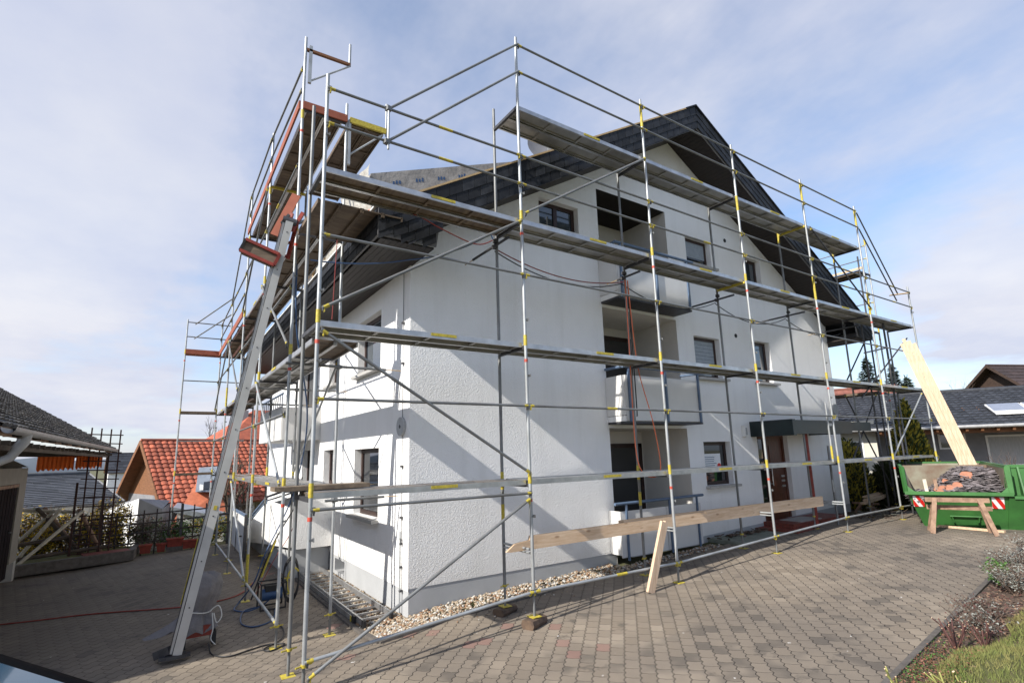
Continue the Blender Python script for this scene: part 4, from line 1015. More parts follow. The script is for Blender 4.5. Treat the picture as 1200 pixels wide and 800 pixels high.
# cables on the facade
cable(sagpath((.1, 1.0, 3.08), (1.56, 1.0, 3.36), .06)[:-1]+sagpath((1.56, 1.0, 3.36), (2.9, .75, 3.98), .09)+[(3.0, .75, 3.75)], .010, 'cable_blue', 'cable', 'dark blue cable crossing below the roof corner to the first inner post', 'cable', n=2)
for (p, q, s_, m_, lab) in (((3.0, .76, 3.74), (6.0, .76, 3.66), .22, 'cable_red', 'thin red cable sagging between first and second wall ties of the facade scaffold'),
      ((3.0, .80, 3.72), (6.0, .80, 3.64), .28, 'cable_black', 'black cable sagging between first and second wall ties of the facade scaffold'),
      ((6.0, .80, 3.62), (9.0, .80, 3.66), .30, 'cable_black', 'black cable sagging in front of the upper balcony'),
      ((9.0, .80, 3.64), (12.0, .80, 3.66), .30, 'cable_black', 'black cable sagging below the upper right windows'),
      ((12.0, .80, 3.62), (14.9, .80, 3.55), .22, 'cable_black', 'black cable sagging near the right house corner')):
    mb = MB(); mb.path(sagpath(p, q, s_, 18), .010, m_); solo(mb, 'cable', lab, 'cable')
mb = MB(); mb.path(spline([(1.45, .60, 3.92), (1.64, .70, 3.95), (2.0, .74, 3.86), (2.62, .74, 3.74), (3.0, .74, 3.92)]), .009, 'cable_red'); solo(mb, 'cable', 'bright red cable hanging from the wood deck under the roof corner', 'cable')
mb = MB(); mb.path(spline([(5.93, .66, 3.66), (5.92, .66, 2.5), (5.88, .64, 1.6), (5.86, .62, .4), (5.95, .58, -.02), (6.25, .56, -.12), (6.45, .58, .08), (6.35, .60, .9), (6.1, .64, 1.9), (6.03, .66, 3.0), (6.0, .66, 3.66)], 10), .010, 'cable_orange'); solo(mb, 'cable', 'orange cable hanging in a long loop in front of the middle balcony', 'cable')
mb = MB(); mb.path(spline([(6.04, .70, 3.66), (6.05, .70, 2.4), (6.05, .70, 1.2), (6.04, .70, 1.0)]), .012, 'cable_black'); solo(mb, 'cable', 'black cable hanging straight beside the post at the middle balcony', 'cable')
mb = MB(); mb.beam((.30, .42, 3.20), (.27, .42, 2.12), .006, .016, 'cable_red', up=(0, 1, 0)); solo(mb, 'lashing_strap', 'red lashing strap hanging down to the deck at the left corner', 'strap')
mb = MB(); mb.path([(.98, 2.3, 4.36), (.99, 1.8, 4.24), (.98, 1.3, 4.15), (1.0, .98, 4.10)], .008, 'cable_orange'); solo(mb, 'cable', 'short orange cable lying over the plastic sheet at the roof corner', 'cable')

# loose boards
def plank(c, ax, L, w, h, m_, label, name='wooden_plank', cat='plank', group=None, ends=None, tilt=0):
    ax = V(ax).normalized(); sd_ = ax.cross(V((0, 0, 1))).normalized(); up = sd_.cross(ax)
    if tilt: sd_, up = sd_*math.cos(tilt)+up*math.sin(tilt), up*math.cos(tilt)-sd_*math.sin(tilt)
    mb = MB(); mb.obox(c, ax*L/2, sd_*w/2, up*h/2, m_)
    if ends:
        for s_ in (-.3, .3): mb.obox(V(c)+ax*(L/2+.002)+sd_*w*s_, ax*.004, sd_*w*.12, up*h*.35, ends)
    return solo(mb, name, label, cat, group)
plank((.26, .58, .035), (1, .0, 0), 1.12, .30, .05, 'deck_wood_long', 'short weathered plank with yellow end marks on the lowest deck at the left corner', ends='yellow_paint')
mb = MB()
for k in range(5): mb.obox((.62, .42+.05*k, 2.03+.02*(k % 3)), (.36-.02*k, .02*(k-2), .003*k), (0, .045, 0), (0, 0, .018), 'block_wood')
solo(mb, 'wood_scraps', 'dark broken board scraps on the second deck at the left corner', 'board scraps')
mb = MB(); mb.obox((.72, .40, 4.05), (.17, .0, 0), (0, .07, 0), (0, 0, .045), 'block_wood')
for x in (.60, .64, .80, .84): mb.obox((x, .328, 4.07), (.013, 0, 0), (0, .003, 0), (0, 0, .012), 'yellow_paint')
solo(mb, 'wood_block', 'dark block with yellow marks lying on the wood deck below the roof edge', 'wood block')
mb = MB(); mb.prism([(2.72, .22, -.98), (2.86, .22, -.885), (3.12, .22, -.86), (3.14, .22, -.80), (7.2, .22, -.79), (7.2, .22, -.98), (2.78, .22, -.99)], (0, .045, 0), 'fresh_timber'); solo(mb, 'timber_beam', 'long new wooden board with a cut end resting on edge on low cross tubes', 'timber board')
mb = MB(); mb.prism([(5.0, .27, -.76), (11.6, .27, -.80), (11.6, .27, -1.02), (5.0, .27, -.98)], (0, .045, 0), 'fresh_timber'); solo(mb, 'timber_beam', 'long new wooden board reaching the entrance, behind the cut ended board', 'timber board')
mb = MB()
p0, p1 = V((5.22, -.07, gz(5.2, -.1)+.005)), V((5.60, -.13, -.80)); t = (p1-p0).normalized()
sdv = t.cross(V((0, -1, 0))).normalized()
for k in range(2):
    c0 = p0+sdv*(.075*(k*2-1)*.5); mb.beam(c0+V((0, 0, 0)), p1+sdv*(.075*(k*2-1)*.5)+t*.02*k, .072, .05, 'fresh_timber_v', up=(0, -1, 0))
solo(mb, 'timber_prop', 'short pair of new battens leaning against the long boards on the paving', 'timber batten')
gb = 'new planks leaning on the right scaffold'
ld = ['leftmost of the tall new planks standing in the back of the green skip', 'second from left of the tall new planks standing in the back of the green skip', 'third from left of the tall new planks standing in the green skip', 'rightmost of the tall new planks standing in the back of the green skip']
for k in range(4):
    top = V((16.72, -.16, 3.26)); bot = V((17.05, -1.28, -1.52)); w = V((.30, -.95, 0))
    top = top+w*(.094*k-.12); bot = bot+w*(.094*k-.12); top = top+(top-bot)*(.0, .03, .012, -.005)[k]
    ta = (top-bot).normalized(); wa = (w-ta*w.dot(ta)).normalized(); na = ta.cross(wa)
    mb = MB(); mb.obox((top+bot)/2+na*(.03*(k % 2)), ta*((top-bot).length/2), wa*.0440, na*.015, 'fresh_timber_v'); solo(mb, 'wooden_plank', ld[k], 'plank', gb)
gb = 'boards stacked beside the hedge'
for k, (x0, x1, y, z, lab) in enumerate([(15.5, 18.9, 1.35, -1.30, 'lowest board of the low stack behind the right scaffold'), (15.8, 19.0, 1.30, -1.24, 'middle board of the low stack behind the right scaffold'), (16.2, 19.1, 1.38, -1.18, 'topmost board of the low stack behind the right scaffold')]):
    mb = MB(); mb.beam((x0, y-.25+.1*k, z), (x1, y+.15, z+.10), .16, .045, 'fresh_timber'); solo(mb, 'wooden_plank', lab, 'plank', gb)
for x, lab in ((16.1, 'low trestle under the left end of the board stack'), (18.5, 'low trestle under the right end of the board stack')):
    mb = MB(); g = gz(x, 1.3)
    for s_ in (-1, 1):
        mb.beam((x-.15, 1.3+s_*.25, g), (x, 1.3+s_*.12, -1.36), .05, .05, 'old_timber'); mb.beam((x+.15, 1.3+s_*.25, g), (x, 1.3+s_*.12, -1.36), .05, .05, 'old_timber')
    mb.beam((x, .95, -1.35), (x, 1.65, -1.35), .07, .05, 'old_timber'); solo(mb, 'low_trestle', lab, 'trestle')

# ------------------------------------------------------------------ skip container
sk = thing('skip_container', 'green steel skip full of old roof slates, red and white reflector plates on its end', 'skip', (15.5, -1, -1.75))
T0 = V((13.60, -.70, 0)); ax = V((.93, .368, 0)).normalized(); lt = V((ax.y, -ax.x, 0))
SW, SD = 1.84, 3.6
def sp_(a, l, z): return T0+ax*a+lt*l+V((0, 0, z))
zt, zr, zb = -.80, -.22, -1.62
bi, ba = .26, .42
def slab(mb, pts, th, m_):
    pts = [V(p) for p in pts]; n_ = (pts[1]-pts[0]).cross(pts[2]-pts[0]).normalized(); mb.prism(pts, n_*th, m_)
mb = MB()
slab(mb, [sp_(0, 0, zt), sp_(0, SW, zt), sp_(ba, SW-bi*.3, zb), sp_(ba, bi, zb)], .03, 'skip_green')     # end plate
slab(mb, [sp_(0, SW, zt), sp_(.05, SW, zr), sp_(SD, SW, zr), sp_(SD-ba, SW-bi*.3, zb), sp_(ba, SW-bi*.3, zb)], .03, 'skip_green')
slab(mb, [sp_(ba, bi, zb), sp_(SD-ba, bi, zb), sp_(SD, 0, zr), sp_(.05, 0, zr), sp_(0, 0, zt)], .03, 'skip_green')
slab(mb, [sp_(SD, 0, zr), sp_(SD, SW, zr), sp_(SD-ba, SW-bi*.3, zb), sp_(SD-ba, bi, zb)], .03, 'skip_green')
slab(mb, [sp_(ba, bi, zb), sp_(ba, SW-bi*.3, zb), sp_(SD-ba, SW-bi*.3, zb), sp_(SD-ba, bi, zb)], .03, 'skip_green')
mb.build('body', sk)
mb = MB()   # inner lining, weathered
i_ = .035
slab(mb, [sp_(.04, i_, zt-.02), sp_(.09, i_, zr-.02), sp_(SD-i_, i_, zr-.02), sp_(SD-ba, bi+i_, zb+.04), sp_(ba+.04, bi+i_, zb+.04)], .004, 'skip_inside')
slab(mb, [sp_(SD-i_, i_, zr-.01), sp_(SD-i_, SW-i_, zr-.01), sp_(SD-ba-i_, SW-bi*.3-i_, zb+.04), sp_(SD-ba-i_, bi+i_, zb+.04)], .004, 'skip_inside')
slab(mb, [sp_(.09, SW-i_, zr-.02), sp_(SD-i_, SW-i_, zr-.02), sp_(SD-ba, SW-bi*.3-i_, zb+.04), sp_(ba+.04, SW-bi*.3-i_, zb+.04), sp_(.04, SW-i_, zt-.02)], .004, 'skip_inside')
# partition seen across the hold
slab(mb, [sp_(2.3, i_+.01, zr-.015), sp_(2.3, SW-i_, zr-.015), sp_(2.3, SW-.1, zb+.1), sp_(2.3, bi, zb+.1)], .02, 'skip_inside')
mb.build('inner_lining', sk)
mb = MB()
mb.beam(sp_(-.03, -.04, zt), sp_(-.03, SW+.04, zt), .085, .075, 'skip_green'); mb.beam(sp_(0, -.03, zr), sp_(SD, -.03, zr), .06, .07, 'skip_green'); mb.beam(sp_(0, SW+.03, zr), sp_(SD, SW+.03, zr), .07, .08, 'skip_green'); mb.beam(sp_(SD, 0, zr), sp_(SD, SW, zr), .07, .08, 'skip_green')
mb.beam(sp_(-.01, -.01, zt), sp_(.02, -.03, zr+.03), .07, .07, 'skip_green'); mb.beam(sp_(-.01, SW+.02, zt), sp_(.02, SW+.03, zr+.03), .09, .07, 'skip_green')
slab(mb, [sp_(-.02, .03, zt+.03), sp_(-.02, .16, zt+.03), sp_(-.01, .03, zt+.16)], .03, 'skip_green'); slab(mb, [sp_(-.02, SW-.16, zt+.03), sp_(-.02, SW-.03, zt+.03), sp_(-.01, SW-.03, zt+.16)], .03, 'skip_green')
mb.build('rim', sk)
mb = MB()      # ribbed bay beyond the corner post
S2 = SW+1.0
slab(mb, [sp_(-.01, SW-.04, zt-.06), sp_(-.01, S2, zt-.06), sp_(ba-.01, S2, zb), sp_(ba-.01, SW-bi*.3-.02, zb)], .03, 'skip_green')
mb.hexa([sp_(-.02, SW+.05, zt-.10), sp_(-.02, S2, zt-.10), sp_(.5, S2, zt-.10), sp_(.5, SW+.05, zt-.10), sp_(-.02, SW+.05, zt-.04), sp_(-.02, S2, zt-.04), sp_(.5, S2, zt-.04), sp_(.5, SW+.05, zt-.04)], 'skip_green')
slab(mb, [sp_(.42, SW+.05, zt-.05), sp_(.42, S2, zt-.05), sp_(.42, S2, zr), sp_(.42, SW+.05, zr)], .02, 'skip_green')
mb.beam(sp_(.42, SW+.03, zr+.01), sp_(.42, S2, zr+.01), .08, .07, 'skip_green')
mb.build('end_bay', sk)
for l_ in (SW+.22, SW+.50, SW+.78):
    mb = MB(); slab(mb, [sp_(.05, l_, zt-.04), sp_(.40, l_, zt-.04), sp_(.40, l_, zr), sp_(.30, l_, zr)], .03, 'skip_green'); mb.build('gusset', sk)
for k in range(7):
    mb = MB(); a_ = .55+k*.46; mb.hexa([sp_(a_-.04, SW+.0, -.98), sp_(a_+.04, SW+.0, -.98), sp_(a_+.04, SW+.02, -.98), sp_(a_-.04, SW+.02, -.98), sp_(a_-.04, SW+.03, zr-.04), sp_(a_+.04, SW+.03, zr-.04), sp_(a_+.04, SW+.13, zr-.04), sp_(a_-.04, SW+.13, zr-.04)], 'skip_green'); mb.build('side_rib', sk)
mb = MB(); mb.beam(sp_(.2, SW+.04, -1.0), sp_(SD-.2, SW+.04, -1.0), .10, .07, 'skip_green'); mb.beam(sp_(ba-.03, bi+.02, zb+.01), sp_(ba-.03, SW-.1, zb+.01), .05, .05, 'skip_green')
for l0 in (bi+.15, SW-.35): mb.beam(sp_(ba, l0, zb-.03), sp_(SD-ba, l0, zb-.03), .08, .07, 'steel_dark')
mb.build('base_frame', sk)
def onend(l, z):     # point on the sloped end plate, 5 mm proud
    f_ = (zt-z)/(zt-zb); p = sp_(ba*f_, l, z); return p-ax*.012
for (l0, flip) in ((.10, 1), (SW-.33, -1)):
    mb = MB(); ww, h0, h1 = .21, zt-.07, zt-.33
    slab(mb, [onend(l0, h0), onend(l0+ww, h0), onend(l0+ww+.06*0, h1), onend(l0, h1)], .004, 'refl_white')
    for j in range(3):
        u0 = -.12+j*.16
        def cl(u): return min(max(u, 0), ww)
        poly = []
        for (uu_, vv_) in ((u0, 0), (u0+.08, 0), (u0+.08+.14, 1), (u0+.14, 1)):
            poly.append((uu_, vv_))
        # clip to plate by sampling stripes
        n_ = 10
        for q in range(n_):
            v0, v1 = q/n_, (q+1)/n_
            a0 = cl(u0+.14*v0) ; b0_ = cl(u0+.08+.14*v0); a1 = cl(u0+.14*v1); b1_ = cl(u0+.08+.14*v1)
            if b0_-a0 < .002 and b1_-a1 < .002: continue
            f0 = lambda u: l0+(u if flip == 1 else u)
            zz = lambda v: h0+(h1-h0)*v
            mb.face([onend(f0(a0), zz(v0))-ax*.006, onend(f0(a1), zz(v1))-ax*.006, onend(f0(b1_), zz(v1))-ax*.006, onend(f0(b0_), zz(v0))-ax*.006], 'refl_red')
    mb.build('reflector_plate', sk)
mb = MB()
mb.path([onend(.75, -1.33)-ax*.03, onend(1.3, -1.33)-ax*.03], .018, 'skip_green'); mb.path([onend(.78, -1.33)-ax*.03, onend(.82, -1.50)-ax*.03], .018, 'skip_green'); mb.path([onend(1.27, -1.33)-ax*.03, onend(1.25, -1.50)-ax*.03], .018, 'skip_green'); mb.box(0, 0, 0, 0, 0, 0, 'skip_green') if False else None
mb.build('lifting_bracket', sk)
mb = MB()
def pile_h(a, l):
    f_ = sstep(.25, 1.15, l/SW*2.0-.1*a); return zt-.14+.02*a+(.60*f_)*(1-.2*abs(l/SW-.75))*(sstep(0, 1.2, a)*.62+.38)
for k in range(1900):
    a_ = R.uniform(.08, 2.25); l_ = R.uniform(.10, SW-.08)
    z_ = pile_h(a_, l_)+R.uniform(-.07, .02); c_ = sp_(a_, l_, z_); th = R.random()*6.28; s1, s2 = R.uniform(.05, .12), R.uniform(.03, .08)
    u_ = V((math.cos(th), math.sin(th), R.uniform(-.35, .35))).normalized(); w_ = u_.cross(V((R.uniform(-.3, .3), R.uniform(-.3, .3), 1))).normalized(); n_ = u_.cross(w_)
    mb.obox(c_, u_*s1, w_*s2, n_*.005, 'rubble_slate')
gx = [(.12+2.1*i/10, .09+(SW-.2)*j/10) for j in range(11) for i in range(11)]
mb.raw([sp_(a_, l_, pile_h(a_, l_)-.06) for a_, l_ in gx], [(j*11+i, j*11+i+1, (j+1)*11+i+1, (j+1)*11+i) for j in range(10) for i in range(10)], 'rubble_slate')
o = mb.build('slate_rubble'); o['kind'] = 'stuff'; o['label'] = 'heap of dark broken roof slates inside the green skip'; o['category'] = 'rubble'
tl = ['leftmost broken orange tile on the slate heap', 'round broken orange tile left of centre on the slate heap', 'broken orange tile at the front edge of the slate heap', 'upper broken orange tile on the slate heap', 'large oval orange tile at the right of the slate heap', 'low orange tile fragment against the skip lip', 'small orange tile fragment behind the others on the slate heap']
for k, (a_, l_, s_) in enumerate([(.35, .72, .09), (.25, .98, .10), (.16, .84, .10), (.75, .82, .08), (.7, 1.22, .13), (.12, .64, .08), (.55, .62, .07)]):
    mb = MB(); c_ = sp_(a_, l_, pile_h(a_, l_)+.045); pts = []
    for j in range(9):
        an = 2*PI*j/9; pts.append(c_+lt*(s_*math.cos(an)*R.uniform(.8, 1.15))+V((0, 0, 1))*(s_*.75*math.sin(an)*R.uniform(.8, 1.15))+ax*(.05*math.sin(an)))
    mb.prism(pts, ax*.03+V((0, 0, .012)), 'rubble_tile'); solo(mb, 'broken_tile', tl[k], 'tile piece', 'orange tile pieces in the skip')
for k, (l_, lab) in enumerate(((.42, 'short pale board end standing in the skip, left one'), (.62, 'short pale board end standing in the skip, beside the slates'))):
    mb = MB(); mb.beam(sp_(.5, l_, -1.0), sp_(.62, l_-.02, -.52), .07, .05, 'old_timber' if k else 'pale_pole', up=ax); solo(mb, 'board_end', lab, 'board')
mb = MB(); mb.beam(sp_(.25, .5, gz(14.3, -1)+.03), sp_(-.28, SW-.25, gz(14.3, -2)+.03), .10, .045, 'fresh_timber'); solo(mb, 'wooden_plank', 'pale board lying on the paving under the green skip', 'plank')

# sawhorses in front of the skip
def sawhorse(c, rz, label, h=.80, L=1.10):
    g = gz(c[0], c[1]); root = thing('sawhorse', label, 'sawhorse', (c[0], c[1], g), 'wooden sawhorses in front of the skip'); root.rotation_euler = (0, 0, rz)
    def bt(mb, name):
        o = mb.build(name); o.parent = root; return o
    mb = MB(); mb.beam((-L/2, 0, h), (L/2, 0, h), .055, .095, 'old_timber'); bt(mb, 'top_beam')
    for s_ in (-1, 1):
        for e in (-1, 1):
            mb = MB(); mb.beam((s_*(L/2-.02), e*.26, 0), (s_*(L/2-.17), e*.04, h+.03), .085, .032, 'old_timber', up=(0, 1, 0)); bt(mb, 'leg')
    return root
v_ = lt; rz = math.atan2(v_.y, v_.x)
sawhorse((13.30, -1.72), rz+.05, 'weathered wooden sawhorse nearest the camera, in front of the green skip', h=.70)
sawhorse((13.48, -1.68), rz-.05, 'weathered wooden sawhorse pushed in between the front one and the green skip', h=.52, L=1.12)

# ------------------------------------------------------------------ car at the lower left corner
P00 = V((-2.13, -1.95, 0)); cr = thing('parked_car', 'black car with a glass roof panel, only its roof corner in view at lower left', 'car', (-2.35, -2.8, -2.1))
P0, P1 = V((-2.13, -1.95, 0)), V((-1.56, -2.93, 0)); cax = (P1-P0).normalized(); clt = V((-cax.y, cax.x, 0))
if clt.dot(V((-1, -.5, 0))) < 0: clt = -clt
P0 = P0-cax*.95; g = gz(-2.3, -2.6)
def cp_(a, l, z): return P0+cax*a+clt*(l)+V((0, 0, z))
# stations along the car axis: (a, half width scale, z bottom, belt z, roof z)
ztop = -.60
st_ = [(-1.20, .55, g+.30, g+.62, g+.66), (-1.10, .80, g+.22, g+.70, g+.78), (-.65, .88, g+.2, g+.84, g+.93), (-.15, .90, g+.2, g+.90, g+1.0), (.35, .90, g+.2, g+.93, ztop-.05), (.7, .90, g+.2, g+.94, ztop), (2.7, .90, g+.2, g+.95, ztop-.01), (3.05, .89, g+.2, g+.95, ztop-.12), (3.35, .86, g+.22, g+.92, g+1.05), (3.5, .75, g+.3, g+.85, g+.92)]
W2 = .90
mb = MB(); rings = []
for (a_, hw, zb_, zm, zr_) in st_:
    roofw = hw*.72 if zr_-zm > .3 else hw*.86
    r_ = []
    for (l_, z_) in ((-hw, zb_), (-hw*1.0, (zb_+zm)/2), (-hw*.985, zm), (-roofw-.03, zr_-.05), (-roofw+.06, zr_-.008), (-roofw*.5, zr_), (0, zr_+.004), (roofw*.5, zr_), (roofw-.06, zr_-.008), (roofw+.03, zr_-.05), (hw*.985, zm), (hw, (zb_+zm)/2), (hw, zb_)):
        r_.append(cp_(a_, .66+l_, z_))
    rings.append(r_)
vs = [q for r_ in rings for q in r_]; nn = len(rings[0])
mb.raw(vs, [(j*nn+i, j*nn+i+1, (j+1)*nn+i+1, (j+1)*nn+i) for j in range(len(rings)-1) for i in range(nn-1)], 'car_black', True)
mb.raw(rings[0], [tuple(range(nn))], 'car_black'); mb.raw(rings[-1], [tuple(reversed(range(nn)))], 'car_black'); mb.raw([r_[0] for r_ in rings]+[r_[-1] for r_ in rings], [(j, j+1, len(rings)+j+1, len(rings)+j) for j in range(len(rings)-1)], 'rubber')
mb.build('body', cr)
mb = MB(); z_ = ztop+.008
mb.hexa([cp_(.8, .13, z_-.03), cp_(2.55, .13, z_-.03), cp_(2.55, 1.18, z_-.03), cp_(.8, 1.18, z_-.03), cp_(.8, .13, z_-.004), cp_(2.55, .13, z_-.004), cp_(2.55, 1.18, z_-.004), cp_(.8, 1.18, z_-.004)], 'car_glass'); mb.build('glass_roof', cr)
mb = MB(); mb.beam(cp_(2.62, .66, ztop+.05), cp_(2.7, .66, ztop-.02), .02, .05, 'car_black'); mb.build('antenna', cr)
mb = MB()
for l0, s_ in ((-.245, -1), (1.565, 1)):
    for a0, a1 in ((.5, 1.5), (1.55, 2.6)):
        mb.prism([cp_(a0+.12, l0+.20*-s_, ztop-.10), cp_(a1-.05, l0+.20*-s_, ztop-.10), cp_(a1, l0+.01*-s_, g+.98), cp_(a0, l0+.01*-s_, g+.98)], clt*.012*s_, 'car_glass')
mb.build('side_window', cr)
for a_ in (-.55, 2.55):
    for l_ in (-.20, 1.34):
        mb = MB(); c_ = cp_(a_, l_, g+.31); mb.tube(c_, c_+clt*.19, .31, 'rubber', 24); w = mb.build('wheel', cr)
        mb = MB(); mb.tube(c_-clt*.005, c_+clt*.195, .19, 'alu_edge', 20); mb.build('rim', w)
for l_ in (.0, 1.15):
    mb = MB(); mb.obox(cp_(-1.15, l_+.08, g+.62), cax*.05, clt*.14, V((0, 0, .05)), 'headlight'); mb.build('headlight', cr)
# ------------------------------------------------------------------ foliage helpers
def leafcloud(mb, pts, size, m_, rr=R, flat=0.):
    for p in pts:
        a = rr.random()*6.28; b_ = rr.uniform(-1, 1); s_ = size*rr.uniform(.6, 1.3)
        u_ = V((math.cos(a), math.sin(a), b_*(1-flat))).normalized(); w_ = u_.cross(V((rr.uniform(-1, 1), rr.uniform(-1, 1), rr.uniform(-1, 1)))).normalized()
        p = V(p); mt = m_ if isinstance(m_, str) else rr.choice(m_)
        mb.face([p-u_*s_, p+w_*s_*.45, p+u_*s_, p-w_*s_*.45], mt)
def twigs(mb, base, n, h, spread, r, m_, rr=R, sub=3, lean=(0, 0)):
    tips = []
    for k in range(n):
        a = rr.random()*6.28; d = rr.random()*spread; L = h*rr.uniform(.6, 1.1)
        p0 = V(base)+V((math.cos(a)*d*.3, math.sin(a)*d*.3, 0)); p1 = p0+V((math.cos(a)*d*.5, math.sin(a)*d*.5, L*.55)); p2 = p0+V((math.cos(a)*d+lean[0]+rr.uniform(-.1, .1)*h, math.sin(a)*d+lean[1]+rr.uniform(-.1, .1)*h, L))
        mb.path([p0, p1, p2], [r, r*.75, r*.4], m_, 4); tips.append(p2)
        for j in range(sub):
            f_ = rr.uniform(.35, .95); q = p0.lerp(p2, f_) if f_ < .5 else p1.lerp(p2, (f_-.45)/.55); e = q+V((rr.uniform(-1, 1), rr.uniform(-1, 1), rr.uniform(.2, 1)))*h*.22
            mb.tube(q, e, r*.5, m_, 3, r*.2, False); tips.append(e)
    return tips
def bush(c, rx_, ry_, h, n, size, leafm, stemm, name, label, cat, group=None, shape='round', rr=None):
    rr = rr or R; root = thing(name, label, cat, c, group)
    mb = MB(); tips = twigs(mb, (0, 0, 0), 26, h*.95, max(rx_, ry_)*.8, .012, stemm, rr); o = mb.build('stem'); o.parent = root
    mb = MB(); clumps = [(rr.uniform(-1, 1), rr.uniform(-1, 1), rr.random(), rr.uniform(.55, 1.0)) for _ in range(26)]
    pts = []
    while len(pts) < n:
        cl_ = rr.choice(clumps); p = V((cl_[0]*.75+rr.gauss(0, .17), cl_[1]*.75+rr.gauss(0, .17), cl_[2]*.8+rr.gauss(0, .12)))
        if p.z < .02: continue
        rad = math.hypot(p.x, p.y)
        if shape == 'round' and rad > 1.02*math.sqrt(max(.05, 1-max(0, p.z-.35)**2*1.7)): continue
        pts.append((p.x*rx_, p.y*ry_, p.z*h))
    leafcloud(mb, pts, size, leafm, rr); o = mb.build('foliage'); o.parent = root
    return root
def cone_tree(c, r_, h, n, size, leafm, name, label, cat, group=None, power=.8, rr=None, rag=.12):
    rr = rr or R; root = thing(name, label, cat, c, group)
    mb = MB(); mb.tube((0, 0, -.1), (0, 0, h*.9), r_*.12, 'bark', 8, r_*.02); o = mb.build('trunk'); o.parent = root
    mb = MB(); pts = []
    bumps = [(rr.random()*6.28, rr.random(), rr.uniform(-rag, rag*1.3)) for _ in range(60)]
    for _ in range(n):
        z = 1-math.sqrt(rr.random()); a = rr.random()*6.28; z = z*.985+.015
        e = (min(1, z/.12+.35))*(1-z)**power
        bb = sum(w*math.exp(-((((a-ba_+PI) % (2*PI))-PI)**2/.12+(z-bz)**2/.006)) for ba_, bz, w in bumps)
        rad = r_*e*(1+bb)*rr.uniform(.72, 1.03)
        pts.append((math.cos(a)*rad, math.sin(a)*rad, z*h+rr.uniform(-.03, .03)*h*.4))
    for p in pts:
        a = math.atan2(p[1], p[0]); s_ = size*rr.uniform(.6, 1.3); P_ = V(p)
        u_ = V((math.cos(a)*.5+rr.uniform(-.4, .4), math.sin(a)*.5+rr.uniform(-.4, .4), rr.uniform(.3, 1.1))).normalized(); w_ = u_.cross(V((rr.uniform(-1, 1), rr.uniform(-1, 1), .2))).normalized()
        mt = leafm if isinstance(leafm, str) else leafm[0 if rr.random() < .6 else 1]
        mb.face([P_-u_*s_, P_+w_*s_*.4, P_+u_*s_*1.2, P_-w_*s_*.4], mt)
    # solid dark core
    ring = 10; vs = []
    for j in range(7):
        z = j/6*.95; e = r_*.62*(min(1, z/.1+.3))*(1-z)**power
        for k in range(ring): vs.append((math.cos(2*PI*k/ring)*e, math.sin(2*PI*k/ring)*e, z*h))
    mb.raw(vs, [(j*ring+k, j*ring+(k+1) % ring, (j+1)*ring+(k+1) % ring, (j+1)*ring+k) for j in range(6) for k in range(ring)], leafm if isinstance(leafm, str) else leafm[-1], True)
    o = mb.build('crown'); o.parent = root
    return root
def fir(c, r_, h, label, group=None, rr=None):
    rr = rr or R; root = thing('fir_tree', label, 'fir tree', c, group)
    mb = MB(); mb.tube((0, 0, -.5), (0, 0, h), r_*.07, 'bark', 8, .03); o = mb.build('trunk'); o.parent = root
    mb = MB(); n = 5200; side = [(rr.random()*6.28, rr.uniform(-.25, .3), rr.uniform(.15, .9)) for _ in range(26)]
    for _ in range(n):
        z = 1-rr.random()**.62; a = rr.random()*6.28
        tier = .82+.18*math.sin(z*38+a*.7)
        bb = 1+sum(w*math.exp(-((((a-b2_+PI) % (2*PI))-PI)**2/.25+(z-bz)**2/.008)) for b2_, w, bz in side)
        rad = r_*(1-z)**.8*tier*bb*rr.random()**.45+.05
        p = V((math.cos(a)*rad, math.sin(a)*rad, z*h*.97+.05*h-rad*.18)); s_ = .16*rr.uniform(.6, 1.4)
        d_ = V((math.cos(a+rr.uniform(-.6, .6)), math.sin(a+rr.uniform(-.6, .6)), rr.uniform(-.5, .4))).normalized(); w_ = d_.cross(V((rr.uniform(-1, 1), rr.uniform(-1, 1), 1))).normalized()
        mb.face([p-d_*s_, p+w_*s_*.4, p+d_*s_*1.3, p-w_*s_*.4], 'leaf_fir')
    for k in range(5):
        d_ = V((rr.uniform(-.25, .25), rr.uniform(-.25, .25), 1)); mb.tube((0, 0, h*.98), V((0, 0, h*.98))+d_*.5, .05, 'leaf_fir', 4, .01)
    o = mb.build('crown'); o.parent = root
    return root
def bare_tree(c, h, label, name='bare_tree', spread=.35, rr=None, r0=.05, m_='bark', depth=4, group=None):
    rr = rr or R; root = thing(name, label, 'bare tree', c, group)
    tr = MB(); br = MB()
    def grow(p, d, L, r_, k, mb):
        q = p+d*L; mid_ = p.lerp(q, .5)+V((rr.uniform(-1, 1), rr.uniform(-1, 1), 0))*L*.05
        mb.path([p, mid_, q], [r_, r_*.85, r_*.7], m_, 5 if k < 2 else 3)
        if k >= depth: return
        for _ in range(3 if k else 4):
            a = V((rr.uniform(-1, 1), rr.uniform(-1, 1), rr.uniform(-.1, .8))); nd = (d+a*spread*1.6).normalized()
            grow(p.lerp(q, rr.uniform(.55, 1)), nd, L*rr.uniform(.5, .8), r_*.55, k+1, br)
    grow(V((0, 0, -.2)), V((0, 0, 1)), h*.38, r0, 0, tr)
    o = tr.build('trunk'); o.parent = root; o = br.build('crown'); o.parent = root
    return root

